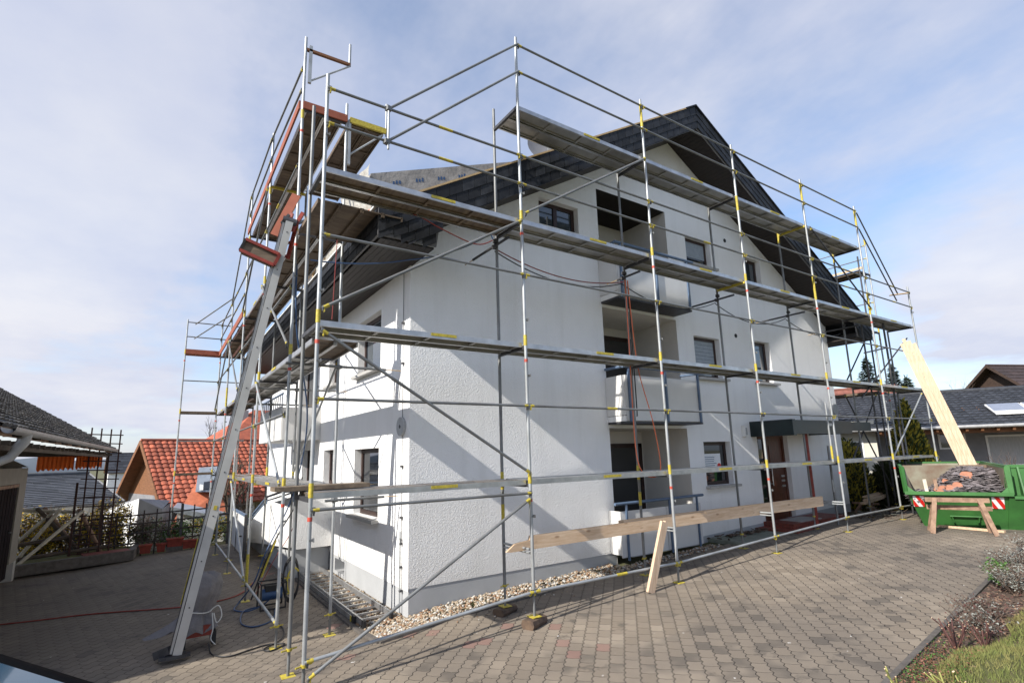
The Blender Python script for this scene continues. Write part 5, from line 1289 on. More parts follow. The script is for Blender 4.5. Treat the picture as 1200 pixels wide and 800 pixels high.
# ------------------------------------------------------------------ tiled roof surface
def tiles(mb, o, u, v, U, L, tu, tv, m_, amp=.03, step=.03, cap=False, nu_per=4):
    """rows of separate overlapping tiles; o lower corner, u along the eave, v up the slope"""
    o, u, v = V(o), V(u).normalized(), V(v).normalized(); n_ = u.cross(v).normalized()
    if n_.z < 0: n_ = -n_
    nc = max(1, int(round(U/tu))); tw = U/nc; rows = max(1, int(round(L/tv))); rv = L/rows
    for r_ in range(rows):
        for c in range(nc):
            vs = []; j1 = R.uniform(-.004, .004); j2 = R.uniform(-.004, .004)
            for e in (0, 1, 2):
                for i in range(nu_per+1):
                    f_ = i/nu_per; w_ = amp*(math.sin(PI*f_) if amp else 0); uu_ = tw*(c+.005+f_*.99)
                    vv_ = r_*rv-.02+j1 if e < 2 else (r_+1)*rv
                    hh_ = (step+w_+j2) if e == 1 else ((step*.0-.01) if e == 0 else w_*.85)
                    vs.append(o+u*uu_+v*vv_+n_*hh_)
            k = nu_per+1
            mb.raw(vs, [(e*k+i, e*k+i+1, (e+1)*k+i+1, (e+1)*k+i) for e in (0, 1) for i in range(nu_per)], m_, False)
def gable(name, label, cat, O, along, L, W, ze, zr, zb, wallm, roofm, ov=.5, group=None, tile=(.30, .34, .03, .03), gablem=None, hip=False, verge=None, wins=(), back=True):
    """O: near eave start point (x,y) of the wall; along: unit dir of the eave; width grows to the side away from the camera"""
    al = V((along[0], along[1], 0)).normalized(); sd_ = V((-al.y, al.x, 0)); O = V((O[0], O[1], 0))
    if (O+sd_-V((CAM.x, CAM.y, 0))).length < (O-V((CAM.x, CAM.y, 0))).length: sd_ = -sd_
    root = thing(name, label, cat, (O.x, O.y, zb), group)
    P_ = lambda a, s_, z: O+al*a+sd_*s_+V((0, 0, z))
    mb = MB()
    mb.face([P_(0, 0, zb), P_(L, 0, zb), P_(L, 0, ze), P_(0, 0, ze)], wallm); mb.face([P_(0, W, zb), P_(L, W, zb), P_(L, W, ze), P_(0, W, ze)], wallm)
    gm = gablem or wallm; zz = zr-.12
    for a_ in (0, L):
        mb.face([P_(a_, 0, zb), P_(a_, W, zb), P_(a_, W, ze), P_(a_, 0, ze)], wallm)
        if not hip: mb.face([P_(a_, 0, ze), P_(a_, W, ze), P_(a_, W/2, zz)], gm)
    mb.build('wall', root)
    mb = MB(); sl = (zr-ze)/(W/2); ln = math.hypot(W/2+ov, (W/2+ov)*sl)
    for s_ in (0, 1):
        base = P_(-ov, -ov if s_ == 0 else W+ov, ze-ov*sl); vv_ = (sd_ if s_ == 0 else -sd_)*(W/2+ov)+V((0, 0, (W/2+ov)*sl))
        if not hip:
            if s_ == 0: tiles(mb, base, al, vv_, L+2*ov, ln, tile[0], tile[1], roofm, tile[2], tile[3])
            q = [base, base+al*(L+2*ov), base+al*(L+2*ov)+vv_, base+vv_]; n_ = V((0, 0, -.06)); mb.hexa([p+n_ for p in q]+q if s_ == 0 else [p+n_ for p in reversed(q)]+list(reversed(q)), verge or 'far_wood')
        else:
            q = [base, base+al*(L+2*ov), base+al*(L+ov-W/2)+vv_, base+al*(W/2+ov)+vv_] if s_ == 0 else [base, base+al*(L+2*ov), base+al*(L+ov-W/2)+vv_, base+al*(W/2+ov)+vv_]
            mb.face(q if s_ == 0 else list(reversed(q)), roofm)
    if hip:
        for e in (0, 1):
            a0 = -ov if e == 0 else L+ov; ap = P_(W/2 if e == 0 else L-W/2, W/2, zr); mb.face([P_(a0, -ov, ze-ov*sl), P_(a0, W+ov, ze-ov*sl), ap], roofm)
    else: mb.tube(P_(-ov, W/2, zr+.02), P_(L+ov, W/2, zr+.02), .09, roofm, 8)
    if verge:
        for a_ in (-ov-.02, L+ov):
            for s_ in (-ov, W+ov): mb.beam(P_(a_, s_, ze-ov*sl-.06), P_(a_, W/2, zr-.06), .04, .20, verge)
    mb.build('roof', root)
    for (a_, z0, w_, h_, m_) in wins:
        mb = MB(); n_ = -sd_
        mb.obox(P_(a_+w_/2, 0, z0+h_/2)+n_*.02, al*(w_/2), n_*.02, V((0, 0, h_/2)), 'white_paint'); wn_ = mb.build('window', root)
        mb = MB(); mb.obox(P_(a_+w_/2, 0, z0+h_/2)+n_*.045, al*(w_/2-.07), n_*.006, V((0, 0, h_/2-.07)), m_); mb.build('pane', wn_)
    root['_dummy'] = 0; del root['_dummy']
    return root, P_, al, sd_

# ------------------------------------------------------------------ hut at the left edge
hx = -4.05
hut = thing('garden_hut', 'old garden hut with a mossy dark tiled roof and dark door at the left edge', 'hut', (-6, 6, -2.2))
mb = MB(); hy0, hy1 = 1.9, 11.5
mb.box(hx-.12, hx, 10.85, hy1, -1.85, .34, 'hut_wall'); mb.box(hx-.12, hx, hy0, 10.85, -.02, .34, 'hut_wall'); mb.box(hx-.12, hx, hy0, 6.5, -2.3, -.02, 'hut_wall')
mb.box(hx-5, hx-.12, hy1-.12, hy1, -2.3, .36, 'hut_wall'); mb.box(hx-5, hx-.12, hy0, hy0+.12, -2.3, .36, 'hut_wall'); mb.box(hx-5, hx-4.88, hy0, hy1, -2.3, .36, 'hut_wall'); mb.box(hx-.25, hx, hy1-.2, hy1+.02, -2.35, -1.85, 'sill_grey')
for yy in (hy0+.06, hy1-.06): mb.prism([(hx, yy-.05, .36), (hx-5, yy-.05, .36), (hx-2.5, yy-.05, 1.85)], (0, .1, 0), 'hut_wall')
mb.build('wall', hut)
mb = MB(); mb.box(hx-.06, hx-.03, 6.5, 10.85, -2.15, -.03, 'hut_door')
for k in range(17): mb.box(hx-.03, hx-.022, 6.55+k*.25, 6.76+k*.25, -2.12, -.10, 'hut_door')
dr = mb.build('door', hut)
mb = MB(); mb.box(hx-.02, hx-.005, 6.5, 10.85, -.10, -.03, 'old_timber'); mb.tube((hx-.015, 10.5, -1.1), (hx+.03, 10.5, -1.1), .02, 'alu_edge', 8); mb.build('handle', dr)
mb = MB(); ey0, ey1 = 1.3, 13.2; ez, ex = .80, -2.50; slo = .62; W_ = 3.1
tiles(mb, (ex, ey0, ez+.02), (0, 1, 0), (-1, 0, slo), ey1-ey0, W_*math.hypot(1, slo), .19, .14, 'hut_tile', .016, .028)
q = [V((ex, ey0, ez)), V((ex, ey1, ez)), V((ex-W_, ey1, ez+W_*slo)), V((ex-W_, ey0, ez+W_*slo))]
mb.hexa([p+V((0, 0, -.10)) for p in q]+q, 'old_timber')
q = [V((ex-W_, ey0, ez+W_*slo)), V((ex-W_, ey1, ez+W_*slo)), V((ex-2*W_, ey1, ez)), V((ex-2*W_, ey0, ez))]; mb.hexa([p+V((0, 0, -.10)) for p in q]+q, 'hut_tile')
mb.build('roof', hut)
mb = MB(); n = 10; rows = []
for yy in (ey0, ey1-.2):
    rows.append([(ex+.07+.065*math.cos(PI+PI*k/n), yy, ez-.01+.065*math.sin(PI+PI*k/n)) for k in range(n+1)])
mb.raw(rows[0]+rows[1], [(k, k+1, n+1+k+1, n+1+k) for k in range(n)], 'gutter_grey', True); mb.raw([(p[0], p[1]+.004, p[2]-.004) for p in rows[0]+rows[1]], [(k, n+1+k, n+1+k+1, k+1) for k in range(n)], 'gutter_grey', True)
for k in range(12): mb.beam((ex+.0, ey0+.5+k*1.0, ez+.0), (ex+.0, ey0+.54+k*1.0, ez-.09), .16, .012, 'rubber')
mb.build('gutter', hut)
mb = MB(); mb.path([(ex+.06, 2.1, ez-.05), (ex+.05, 2.1, ez-.14), (ex-.04, 2.06, ez-.32), (ex-.30, 2.0, ez-.46), (hx+.10, 2.0, .1), (hx+.08, 2.0, -2.0)], [.07, .065, .05, .045, .045, .045], 'gutter_grey', 12); mb.build('downpipe', hut)
mb = MB()
for k in range(31): yy = 1.5+k*.38; mb.beam((hx-.05, yy, ez-.16), (ex-.02, yy+R.uniform(-.03, .03), ez-.15+R.uniform(-.01, .01)), .05, .05, 'dark_pole')
mb.beam((ex-.14, 1.4, ez-.20), (ex-.14, 13.1, ez-.20), .06, .06, 'dark_pole'); mb.beam((ex-.5, 12.95, ez-.21), (-4.6, 12.95, ez-.13), .06, .06, 'dark_pole')
mb.build('rafter', hut)
mb = MB(); mb.tube((-5.2, 12.9, -2.4), (-5.2, 12.9, ez+.9), .05, 'dark_pole', 8); mb.build('post', hut); mb = MB(); mb.tube((-2.62, 12.95, -2.3), (-2.62, 12.95, ez-.2), .03, 'dark_pole', 8); mb.build('post', hut)
ph = math.radians(-1.66); pv = V((-2.5, 13.4, 0)); hl_ = V(hut.location); d_ = hl_-pv; hut.location = pv+V((d_.x*math.cos(ph)-d_.y*math.sin(ph), d_.x*math.sin(ph)+d_.y*math.cos(ph), d_.z)); hut.rotation_euler = (0, 0, ph)
# orange fringe cloth hung under the rafters
for lab, (y0_, y1_) in (('orange scalloped cloth under the hut eave, half nearer the hut door', (-4.15, -3.36)), ('orange scalloped cloth under the hut eave, farther and shorter looking half', (-3.33, -2.74))):
    mb = MB(); n = 60; top, bot = [], []
    for k in range(n+1):
        xx = y0_+(y1_-y0_)*k/n; yy = 12.9+.015*math.sin(k*.9); zt_ = .66-.05*(xx+4.15)/1.4; top.append((xx, yy, zt_)); bot.append((xx, yy-.01, zt_-.36+.10*(xx+4.15)/1.4-.07*abs(math.sin(k*.4+.3*math.sin(k)))-.02*R.random()))
    mb.raw(top+bot, [(k, k+1, n+1+k+1, n+1+k) for k in range(n)], 'orange_cloth'); solo(mb, 'fringe_cloth', lab, 'cloth', 'orange fringe cloths')

# raised kerb wall and planting strip behind the yard
mb = MB(); mb.beam((-5.2, 11.35, -2.12), (-1.85, 12.25, -2.10), .16, .26, 'kerb'); mb.beam((-1.85, 12.25, -2.10), (-1.75, 13.4, -2.10), .16, .26, 'kerb'); mb.beam((-2.9, 12.25, -1.99), (-1.9, 12.45, -1.99), .5, .05, 'brick_step')
solo(mb, 'kerb_wall', 'low concrete kerb wall edging the shaded yard below the rustic pole fence', 'low wall')
mb = MB(); pts = []
for k in range(5200):
    x = R.uniform(-6, -1.9); y = R.uniform(11.9, 15); pts.append((x, y))
for x, y in pts:
    if y < 11.35+(x+5.2)*.27+.18: continue
    z = gz(x, y)+.10; h_ = R.uniform(.05, .13); a = R.random()*3.14; mb.face([(x-.012*math.cos(a), y-.012*math.sin(a), z), (x+.012*math.cos(a), y+.012*math.sin(a), z), (x+R.uniform(-.04, .04), y+R.uniform(-.04, .04), z+h_)], 'grass_blade')
o = mb.build('verge_grass'); o['kind'] = 'stuff'
mb = MB(); mb.face([(-7, 11.2, -1.99), (-1.9, 12.3, -1.99), (-1.8, 13.6, -2.02), (-7, 13.8, -2.02)], 'lawn'); o = mb.build('planted_strip'); o['kind'] = 'structure'

# rustic crossed pole fence
xf = thing('pole_fence', 'rustic fence of pale crossed poles in front of the yellow bushes', 'fence', (-3.2, 12.6, -2.1))
def pole(par, p, q, r_, m_, name='pole'): mb = MB(); mb.tube(p, q, r_, m_, 8); return mb.build(name, par)
pole(xf, (-4.25, 12.5, -2.0), (-3.50, 12.6, -.78), .045, 'pale_pole'); pole(xf, (-4.35, 12.75, -1.6), (-3.62, 12.7, -.80), .04, 'pale_pole')
pole(xf, (-4.0, 12.7, -.72), (-2.95, 12.8, -2.0), .05, 'dark_pole'); pole(xf, (-3.86, 12.8, -.72), (-3.05, 12.8, -1.9), .045, 'old_timber')
pole(xf, (-4.12, 11.9, -2.02), (-3.02, 12.6, -.86), .045, 'pale_pole'); pole(xf, (-3.12, 12.7, -.80), (-2.55, 12.8, -2.0), .05, 'old_timber')
pole(xf, (-4.3, 12.75, -.76), (-3.0, 12.75, -.90), .045, 'pale_pole', 'rail'); pole(xf, (-4.5, 12.4, -1.62), (-3.0, 12.7, -1.50), .05, 'dark_pole', 'rail'); pole(xf, (-4.2, 12.4, -1.95), (-2.3, 12.7, -1.85), .05, 'dark_pole', 'rail')
# tall trellis
tw_ = thing('trellis', 'tall dark red garden trellis standing against the sky beside the hut roof', 'trellis', (-2.7, 12.7, -2.2))
for k, x in enumerate((-3.03, -2.81, -2.59, -2.37)): mb = MB(); mb.beam((x+.0, 12.6, -2.2), (x, 12.62, 1.40-.02*k), .035, .03, 'trellis_red', up=(0, 1, 0)); mb.build('upright', tw_)
for k in range(14):
    z = -2.0+k*.245; mb = MB(); mb.beam((-3.15 if z > .9 or k % 3 else -3.25, 12.575, z+.03), (-2.30, 12.59, z), .03, .03, 'trellis_red', up=(0, 1, 0)); mb.build('slat', tw_)
mb = MB(); mb.beam((-3.2, 12.5, -2.2), (-3.2, 12.5, -.1), .05, .05, 'trellis_red', up=(0, 1, 0)); mb.build('upright', tw_)
# railing grid at the back of the yard
rf = thing('railing_fence', 'dark timber railing of a wide grid pattern along the back of the yard', 'fence', (-.8, 13.3, -2.2))
fx0, fx1, fyy = -3.25, 1.3, 13.2
for k in range(14):
    x = fx0+.02+k*.32; post = k in (0, 8, 12)
    mb = MB(); w_ = .07 if post else .035
    mb.beam((x, fyy, -2.3), (x, fyy, -1.08+.018*k+(.08 if post else 0)), w_, w_, 'rail_dark' if not post else 'steel_dark', up=(0, 1, 0)); mb.build('post' if post else 'baluster', rf)
for z in (-1.17, -1.42, -1.68, -1.96):
    mb = MB(); mb.beam((fx0, fyy-.03, z), (fx1, fyy-.03, z+.16), .04, .04, 'rail_dark', up=(0, 1, 0)); mb.build('rail', rf)
mb = MB(); mb.beam((-.43, fyy-.06, -1.32), (1.3, fyy-.06, -1.2), .06, .05, 'steel_dark'); mb.build('rail', rf)
# terracotta troughs
pl = ['square terracotta pot at the left end of the row under the railing', 'small dark terracotta pot, second from left under the railing', 'raised terracotta trough in the middle of the row under the railing', 'long low terracotta trough at the right end of the row under the railing']
for k, (x, w_, z) in enumerate([(-1.52, .30, -2.19), (-1.14, .24, -2.19), (-.80, .42, -2.08), (-.36, .50, -2.17)]):
    mb = MB(); y = 13.0; h_ = .24
    mb.hexa([(x-w_/2+.03, y-.09, z), (x+w_/2-.03, y-.09, z), (x+w_/2-.03, y+.09, z), (x-w_/2+.03, y+.09, z), (x-w_/2, y-.12, z+h_), (x+w_/2, y-.12, z+h_), (x+w_/2, y+.12, z+h_), (x-w_/2, y+.12, z+h_)], 'terracotta')
    mb.box(x-w_/2-.015, x+w_/2+.015, y-.135, y+.135, z+h_-.04, z+h_+.002, 'terracotta')
    if k == 2: mb.box(x-w_/2, x+w_/2, y-.1, y+.1, gz(x, y)-.02, z-.001, 'kerb')
    leafcloud(mb, [(x+R.uniform(-w_/2, w_/2), y+R.uniform(-.1, .1), z+h_+R.uniform(0, .07)) for _ in range(40)], .03, ['leaf_green', 'twig_brown'])
    solo(mb, 'flower_pot', pl[k], 'flower pot', 'terracotta pots under the railing')
# yellow forsythias and green bushes behind
rr = random.Random(3)
for k, (x, y, rx_, h_, n, lab) in enumerate([(-4.2, 13.9, .75, 1.55, 2600, 'yellow flowering bush beside the hut door corner, behind the crossed poles'), (-3.3, 14.1, .75, 1.45, 2600, 'yellow flowering bush behind the right pair of crossed poles'), (-2.45, 13.9, .62, 1.75, 2300, 'yellow flowering bush behind the tall trellis')]):
    bush((x, y, gz(x, y)), rx_, .6, h_, n*2, .042, ['leaf_yellow', 'leaf_yellow', 'leaf_hedge', 'twig_brown'], 'twig_brown', 'forsythia_bush', lab, 'bush', 'yellow flowering bushes by the fence', rr=rr)
for k, (x, y, rx_, h_, lab, lm) in enumerate([(-1.55, 14.1, .5, 1.1, 'bare brown twiggy bush behind the left terracotta pot', ['twig_brown', 'leaf_hedge']), (-.75, 14.2, .6, .95, 'low green bush behind the railing, left of the scaffold foot', ['leaf_green', 'leaf_hedge']), (.25, 14.3, .7, .95, 'low olive green bush behind the railing near the hoist', ['leaf_hedge', 'leaf_yellow', 'leaf_green']), (1.2, 14.8, .6, 1.0, 'low green bush behind the end of the outside stair', ['leaf_hedge', 'leaf_green'])]):
    bush((x, y, gz(x, y)), rx_, .5, h_, 1500, .04, lm, 'twig_brown', 'garden_bush', lab, 'bush', 'low bushes behind the railing', rr=rr)
# side gate panel
gt = thing('gate_panel', 'grey metal gate panel standing open beside the outside stair', 'gate', (.55, 10.5, -2.15))
q0, q1 = V((.60, 9.35, 0)), V((.66, 12.6, 0))
mb = MB(); mb.prism([(q0.x, q0.y, -2.08), (q1.x, q1.y, -2.10), (q1.x, q1.y, -1.12), (q0.x, q0.y, -1.05)], (.03, 0, 0), 'panel_grey'); mb.build('panel', gt)
mb = MB(); mb.beam((.60, 9.3, -1.03), (.66, 12.6, -1.09), .06, .06, 'blue_rail'); mb.beam((.60, 9.3, -2.15), (.60, 9.3, -1.0), .07, .07, 'steel_dark', up=(0, 1, 0)); mb.build('frame', gt)
mb = MB(); mb.beam((.59, 11.0, -2.10), (.59, 11.0, -1.1), .02, .02, 'steel_dark', up=(0, 1, 0)); mb.tube((.52, 9.9, -1.6), (.60, 9.9, -1.6), .02, 'rubber', 8); mb.build('handle', gt)

# ------------------------------------------------------------------ neighbouring houses, left
r1, r2 = at(155, 517, 31.5), at(300, 513, 33.4)
al = (r2-r1); al.z = 0; al.normalize()
W_ = 6.6; sd_ = V((-al.y, al.x, 0))
if sd_.dot(al.cross(V((0,0,1)))) > 0: pass
away = V((r1.x-CAM.x, r1.y-CAM.y, 0)).normalized()
if sd_.dot(away) < 0: sd_ = -sd_
O = V((r1.x, r1.y, 0))-sd_*(W_/2)+al*.9
root, P_, al2, sd2 = gable('neighbour_house', 'house with a steep bright red tiled roof and wooden gable beyond the railing', 'house', (O.x, O.y), al, 8.5, W_, -1.15, 1.46, -6.5, 'far_grey', 'red_tile', ov=.55, tile=(.28, .30, .05, .045), gablem='far_wood', verge='far_wood', wins=[(1.6, -2.3, .8, .9, 'glass_dark'), (3.6, -2.3, .9, 1.0, 'glass_dark')])
mb = MB()   # shallower orange porch roof and dormer
q = [at(196, 622, 27.0), at(262, 622, 27.2), at(275, 560, 28.4), at(232, 562, 28.4)]
mb.hexa([p+V((0, 0, -.1)) for p in q]+q, 'orange_tile'); mb.build('porch_roof', root)
q = [at(233, 548, 28), at(262, 546, 28), at(262, 576, 27.6), at(229, 576, 27.6)]
n_ = (V((q[0].x, q[0].y, 0))-V((CAM.x, CAM.y, 0))).normalized()
mb = MB(); mb.prism(q, n_*1.6, 'zinc'); dmr = mb.build('dormer', root)
mb = MB(); mb.prism([p-n_*.03 for p in (at(240, 554, 28), at(256, 553, 28), at(256, 571, 27.6), at(238, 573, 27.6))], n_*.02, 'glass_dark'); mb.prism([p-n_*.035 for p in (at(235, 556, 28), at(239, 556, 28), at(238, 574, 27.6), at(233.5, 574, 27.6))], n_*.02, 'white_paint'); mb.build('window', dmr)
mb = MB(); c_ = at(286, 484, 37); mb.box(c_.x-.22, c_.x+.22, c_.y-.3, c_.y+.3, c_.z-1.6, c_.z+.15, 'far_grey')
A_ = at(302, 481, 38); O2 = V((A_.x, A_.y, 0))-al*4.65-sd_*4.65
root2, *_ = gable('neighbour_house', 'larger red hipped roof house behind the steep red roof, half hidden by scaffold', 'house', (O2.x, O2.y), al, 13, 8.5, A_.z-3.7, A_.z, -6.5, 'far_grey', 'red_tile', ov=.4, hip=True)
mb.build('chimney', root2)
e1, e2 = at(30, 588, 24), at(112, 590, 24.5); al3 = (e2-e1); al3.z = 0
gable('neighbour_house', 'long low house with a smooth dark grey roof seen under the orange cloth', 'house', (e1.x-2, e1.y-.3), al3, 4.6, 7.5, -.95, at(60, 557, 27).z, -6, 'far_white', 'grey_tile', ov=.25, tile=(.5, .22, .0, .02), verge='far_grey')
w1, w2 = at(140, 592, 22), at(172, 588, 23)
mb = MB(); d_ = (at(172, 588, 25)-at(172, 588, 23)); d_.z = 0
c0 = at(112, 602, 25.0); c1 = at(163, 584, 21.5); c2 = at(190, 596, 22.0)
for (p, q, m_) in ((c0, c1, 'far_white'), (c1, c2, 'far_grey')):
    mb.face([(p.x, p.y, -5), (q.x, q.y, -5), (q.x, q.y, c1.z if q is c1 else q.z), (p.x, p.y, p.z)], m_)
mb.face([(c0.x, c0.y, c0.z), (c1.x, c1.y, c1.z), (c2.x, c2.y, c2.z), (c2.x+.3, c2.y+3, c2.z+.1), (c0.x+.3, c0.y+3, c0.z+.1)], 'far_grey'); mb.face([(c2.x, c2.y, -5), (c2.x+.3, c2.y+3, -5), (c2.x+.3, c2.y+3, c2.z), c2], 'far_grey'); mb.face([(c0.x, c0.y, -5), (c0.x+.3, c0.y+3, -5), (c0.x+.3, c0.y+3, c0.z), c0], 'far_white'); mb.face([(c0.x+.3, c0.y+3, -5), (c2.x+.3, c2.y+3, -5), (c2.x+.3, c2.y+3, c2.z), (c0.x+.3, c0.y+3, c0.z)], 'far_white')
solo(mb, 'white_shed', 'bright white shed wall catching the sun below the steep red roof', 'shed')
s1, s2 = at(205, 632, 22), at(262, 628, 22)
mb = MB(); mb.prism([(s1.x, s1.y, -5), (s2.x, s2.y, -5), (s2.x, s2.y, at(262, 606, 22).z), (s1.x, s1.y, at(205, 596, 22).z)], (.2, 2, 0), 'far_white'); mb.prism([at(203, 600, 21.8), at(265, 612, 21.8), at(265, 606, 21.8), at(203, 594, 21.8)], (.2, 2.4, 0), 'zinc'); solo(mb, 'garden_shed', 'low white garden shed with a metal edge behind the back railing', 'shed')
# small distant houses and hills
mb = MB()
for k in range(160):
    pass
hx_ = []; nseg = 220
vs = []; fs = []
for k in range(nseg+1):
    a = math.radians(-40+200*k/nseg) ; D = 900
    h_ = 15+9*math.sin(k*.11)+5*math.sin(k*.37+1)+2*math.sin(k*1.3)
    x, y = CAM.x+D*math.cos(a), CAM.y+D*math.sin(a); vs += [(x, y, -30), (x, y, h_), (x*1.25, y*1.25, h_*.8), (x*1.25, y*1.25, -30)]
fs = []
for k in range(nseg):
    for j in range(3): fs.append((4*k+j, 4*(k+1)+j, 4*(k+1)+j+1, 4*k+j+1))
mb.raw(vs, fs, 'hill_far', True); o = mb.build('hills'); o['kind'] = 'structure'
fl = [('distant white house with a dark roof left of the steep red roof gable', 128, 545, 90, 'far_white', 'dark_tile')]
for lab, px, py, D, wm, rm in fl:
    p = at(px, py, D); gable('distant_house', lab, 'house', (p.x, p.y), (1, .1), 7, 6, p.z-.8, p.z+1.6, -12, wm, rm, ov=.3, tile=(1, .6, 0, .03))
for (px, py, D, h_, lab) in ((247, 520, 44, 5.5, 'bare winter tree whose thin branches rise over the red roofs'),):
    p = at(px, py, D); bare_tree((p.x, p.y, p.z-h_*.45), h_, lab, rr=random.Random(px), r0=.06, group='bare trees on the left')
p = at(330, 560, 19); bare_tree((.95, 15.6, -3.2), 5.2, 'gnarled dark bare tree standing before the red roof beside the balcony', rr=random.Random(5), r0=.13, spread=.55, depth=4, group='bare trees on the left')

# ------------------------------------------------------------------ right background
E1, E2 = at(978, 503, 27.2), at(1215, 497, 28.6); al4 = E2-E1; al4.z = 0; al4.normalize()
away = V((E1.x-CAM.x, E1.y-CAM.y, 0)).normalized(); sd4 = V((-al4.y, al4.x, 0)); sd4 = sd4 if sd4.dot(away) > 0 else -sd4
e0 = E1-al4*9+sd4*.5
zE = (E1.z+E2.z)/2
rh = thing('bungalow', 'long low cream bungalow with a dark grey tiled roof behind the green skip', 'house', (E1.x, E1.y, -1.9))
Q = lambda a, s_, z: V((E1.x, E1.y, 0))+al4*a+sd4*s_+V((0, 0, z))
LN_ = 16.; DP = 4.2; RZ4 = at(1100, 459, 31.4).z
mb = MB(); tiles(mb, Q(-9, 0, zE), al4, sd4*DP+V((0, 0, RZ4-zE)), LN_+9, math.hypot(DP, RZ4-zE), .25, .33, 'dark_tile', .035, .035)
q = [Q(-9, 0, zE), Q(LN_, 0, zE), Q(LN_, DP, RZ4), Q(-9, DP, RZ4)]; mb.hexa([p+V((0, 0, -.12)) for p in q]+[p+V((0, 0, -.01)) for p in q], 'far_wood')
q = [Q(-9, DP, RZ4), Q(LN_, DP, RZ4), Q(LN_, 2*DP, zE), Q(-9, 2*DP, zE)]; mb.hexa([p+V((0, 0, -.12)) for p in q]+q, 'dark_tile')
mb.tube(Q(-9, DP, RZ4+.03), Q(LN_, DP, RZ4+.03), .10, 'dark_tile', 8); mb.build('roof', rh)
mb = MB(); mb.tube(Q(-9, -.08, zE-.06), Q(LN_, -.08, zE-.02), .07, 'gutter_grey', 10); mb.build('gutter', rh)
mb = MB()
a_s = 1.55
for (a0, a1, s0) in ((-9, a_s, .55), (a_s, 12, 2.0)):
    mb.face([Q(a0, s0, -2.3), Q(a1, s0, -2.3), Q(a1, s0, zE+.4), Q(a0, s0, zE+.1)], 'cream_wall' if s0 < 1 else 'far_grey')
mb.face([Q(a_s, .55, -2.3), Q(a_s, 2.0, -2.3), Q(a_s, 2.0, zE+.5), Q(a_s, .55, zE+.2)], 'cream_wall')
mb.face([Q(-9, .55, -2.3), Q(-9, 7.8, -2.3), Q(-9, 7.8, zE), Q(-9, DP, RZ4-.15), Q(-9, .55, zE)], 'cream_wall'); mb.face([Q(12, .55, -2.3), Q(12, 7.8, -2.3), Q(12, 7.8, zE), Q(12, DP, RZ4-.15), Q(12, .55, zE)], 'cream_wall'); mb.face([Q(-9, 7.8, -2.3), Q(12, 7.8, -2.3), Q(12, 7.8, zE), Q(-9, 7.8, zE)], 'cream_wall')
mb.build('wall', rh)
mb = MB()
for k in range(26): mb.beam(Q(a_s+.1+k*.48, -.02, zE-.16), Q(a_s+.1+k*.48, 2.0, zE+.75), .09, .13, 'far_wood')
mb.beam(Q(a_s, .25, zE-.22), Q(12, .25, zE-.20), .10, .16, 'far_wood'); mb.build('rafter', rh)
def bgwin(a0, w_, z0, h_, s0, gm='glass_dark'):
    mb = MB()
    for (x0, x1, y0, y1) in ((0, .07, 0, h_), (w_-.07, w_, 0, h_), (.07, w_-.07, 0, .07), (.07, w_-.07, h_-.07, h_)): mb.prism([Q(a0+x0, s0-.03, z0+y0), Q(a0+x1, s0-.03, z0+y0), Q(a0+x1, s0-.03, z0+y1), Q(a0+x0, s0-.03, z0+y1)], sd4*.025, 'white_paint')
    wn_ = mb.build('window', rh); mb = MB(); mb.prism([Q(a0+.05, s0-.012, z0+.05), Q(a0+w_-.05, s0-.012, z0+.05), Q(a0+w_-.05, s0-.012, z0+h_-.05), Q(a0+.05, s0-.012, z0+h_-.05)], sd4*.008, gm); mb.build('pane', wn_)
bgwin(4.0, .95, .05, .75, 2.0); bgwin(.55, .5, -1.1, 1.6, .55); bgwin(2.2, .6, -1.4, 1.9, 2.0); bgwin(5.6, 1.6, -.9, 1.5, 2.0, 'curtain')
mb = MB(); mb.face([Q(a_s, .9, -2.0), Q(2.9, .9, -2.0), Q(2.9, 2.0, -1.2), Q(a_s, 2.0, -.9)], 'far_grey'); mb.build('porch_ramp', rh)
mb = MB(); mb.tube(Q(2.95, 1.1, -2.1), Q(2.95, 1.1, zE-.1), .05, 'machine_red', 8); mb.build('post', rh)
mb = MB()
for k in range(3):
    a0 = 5.75+k*1.15; s0, s1 = .8, 1.9; zf = lambda s_: zE+(RZ4-zE)*s_/DP+.10
    mb.hexa([Q(a0, s0, zf(s0)), Q(a0+1.1, s0, zf(s0)), Q(a0+1.1, s1, zf(s1)), Q(a0, s1, zf(s1)), Q(a0, s0, zf(s0)+.05), Q(a0+1.1, s0, zf(s0)+.05), Q(a0+1.1, s1, zf(s1)+.05), Q(a0, s1, zf(s1)+.05)], 'white_paint')
    mb.hexa([Q(a0+.04, s0+.04, zf(s0)+.052), Q(a0+1.06, s0+.04, zf(s0)+.052), Q(a0+1.06, s1-.04, zf(s1)+.052), Q(a0+.04, s1-.04, zf(s1)+.052), Q(a0+.04, s0+.04, zf(s0)+.058), Q(a0+1.06, s0+.04, zf(s0)+.058), Q(a0+1.06, s1-.04, zf(s1)+.058), Q(a0+.04, s1-.04, zf(s1)+.058)], 'solar')
mb.build('solar_panel', rh)
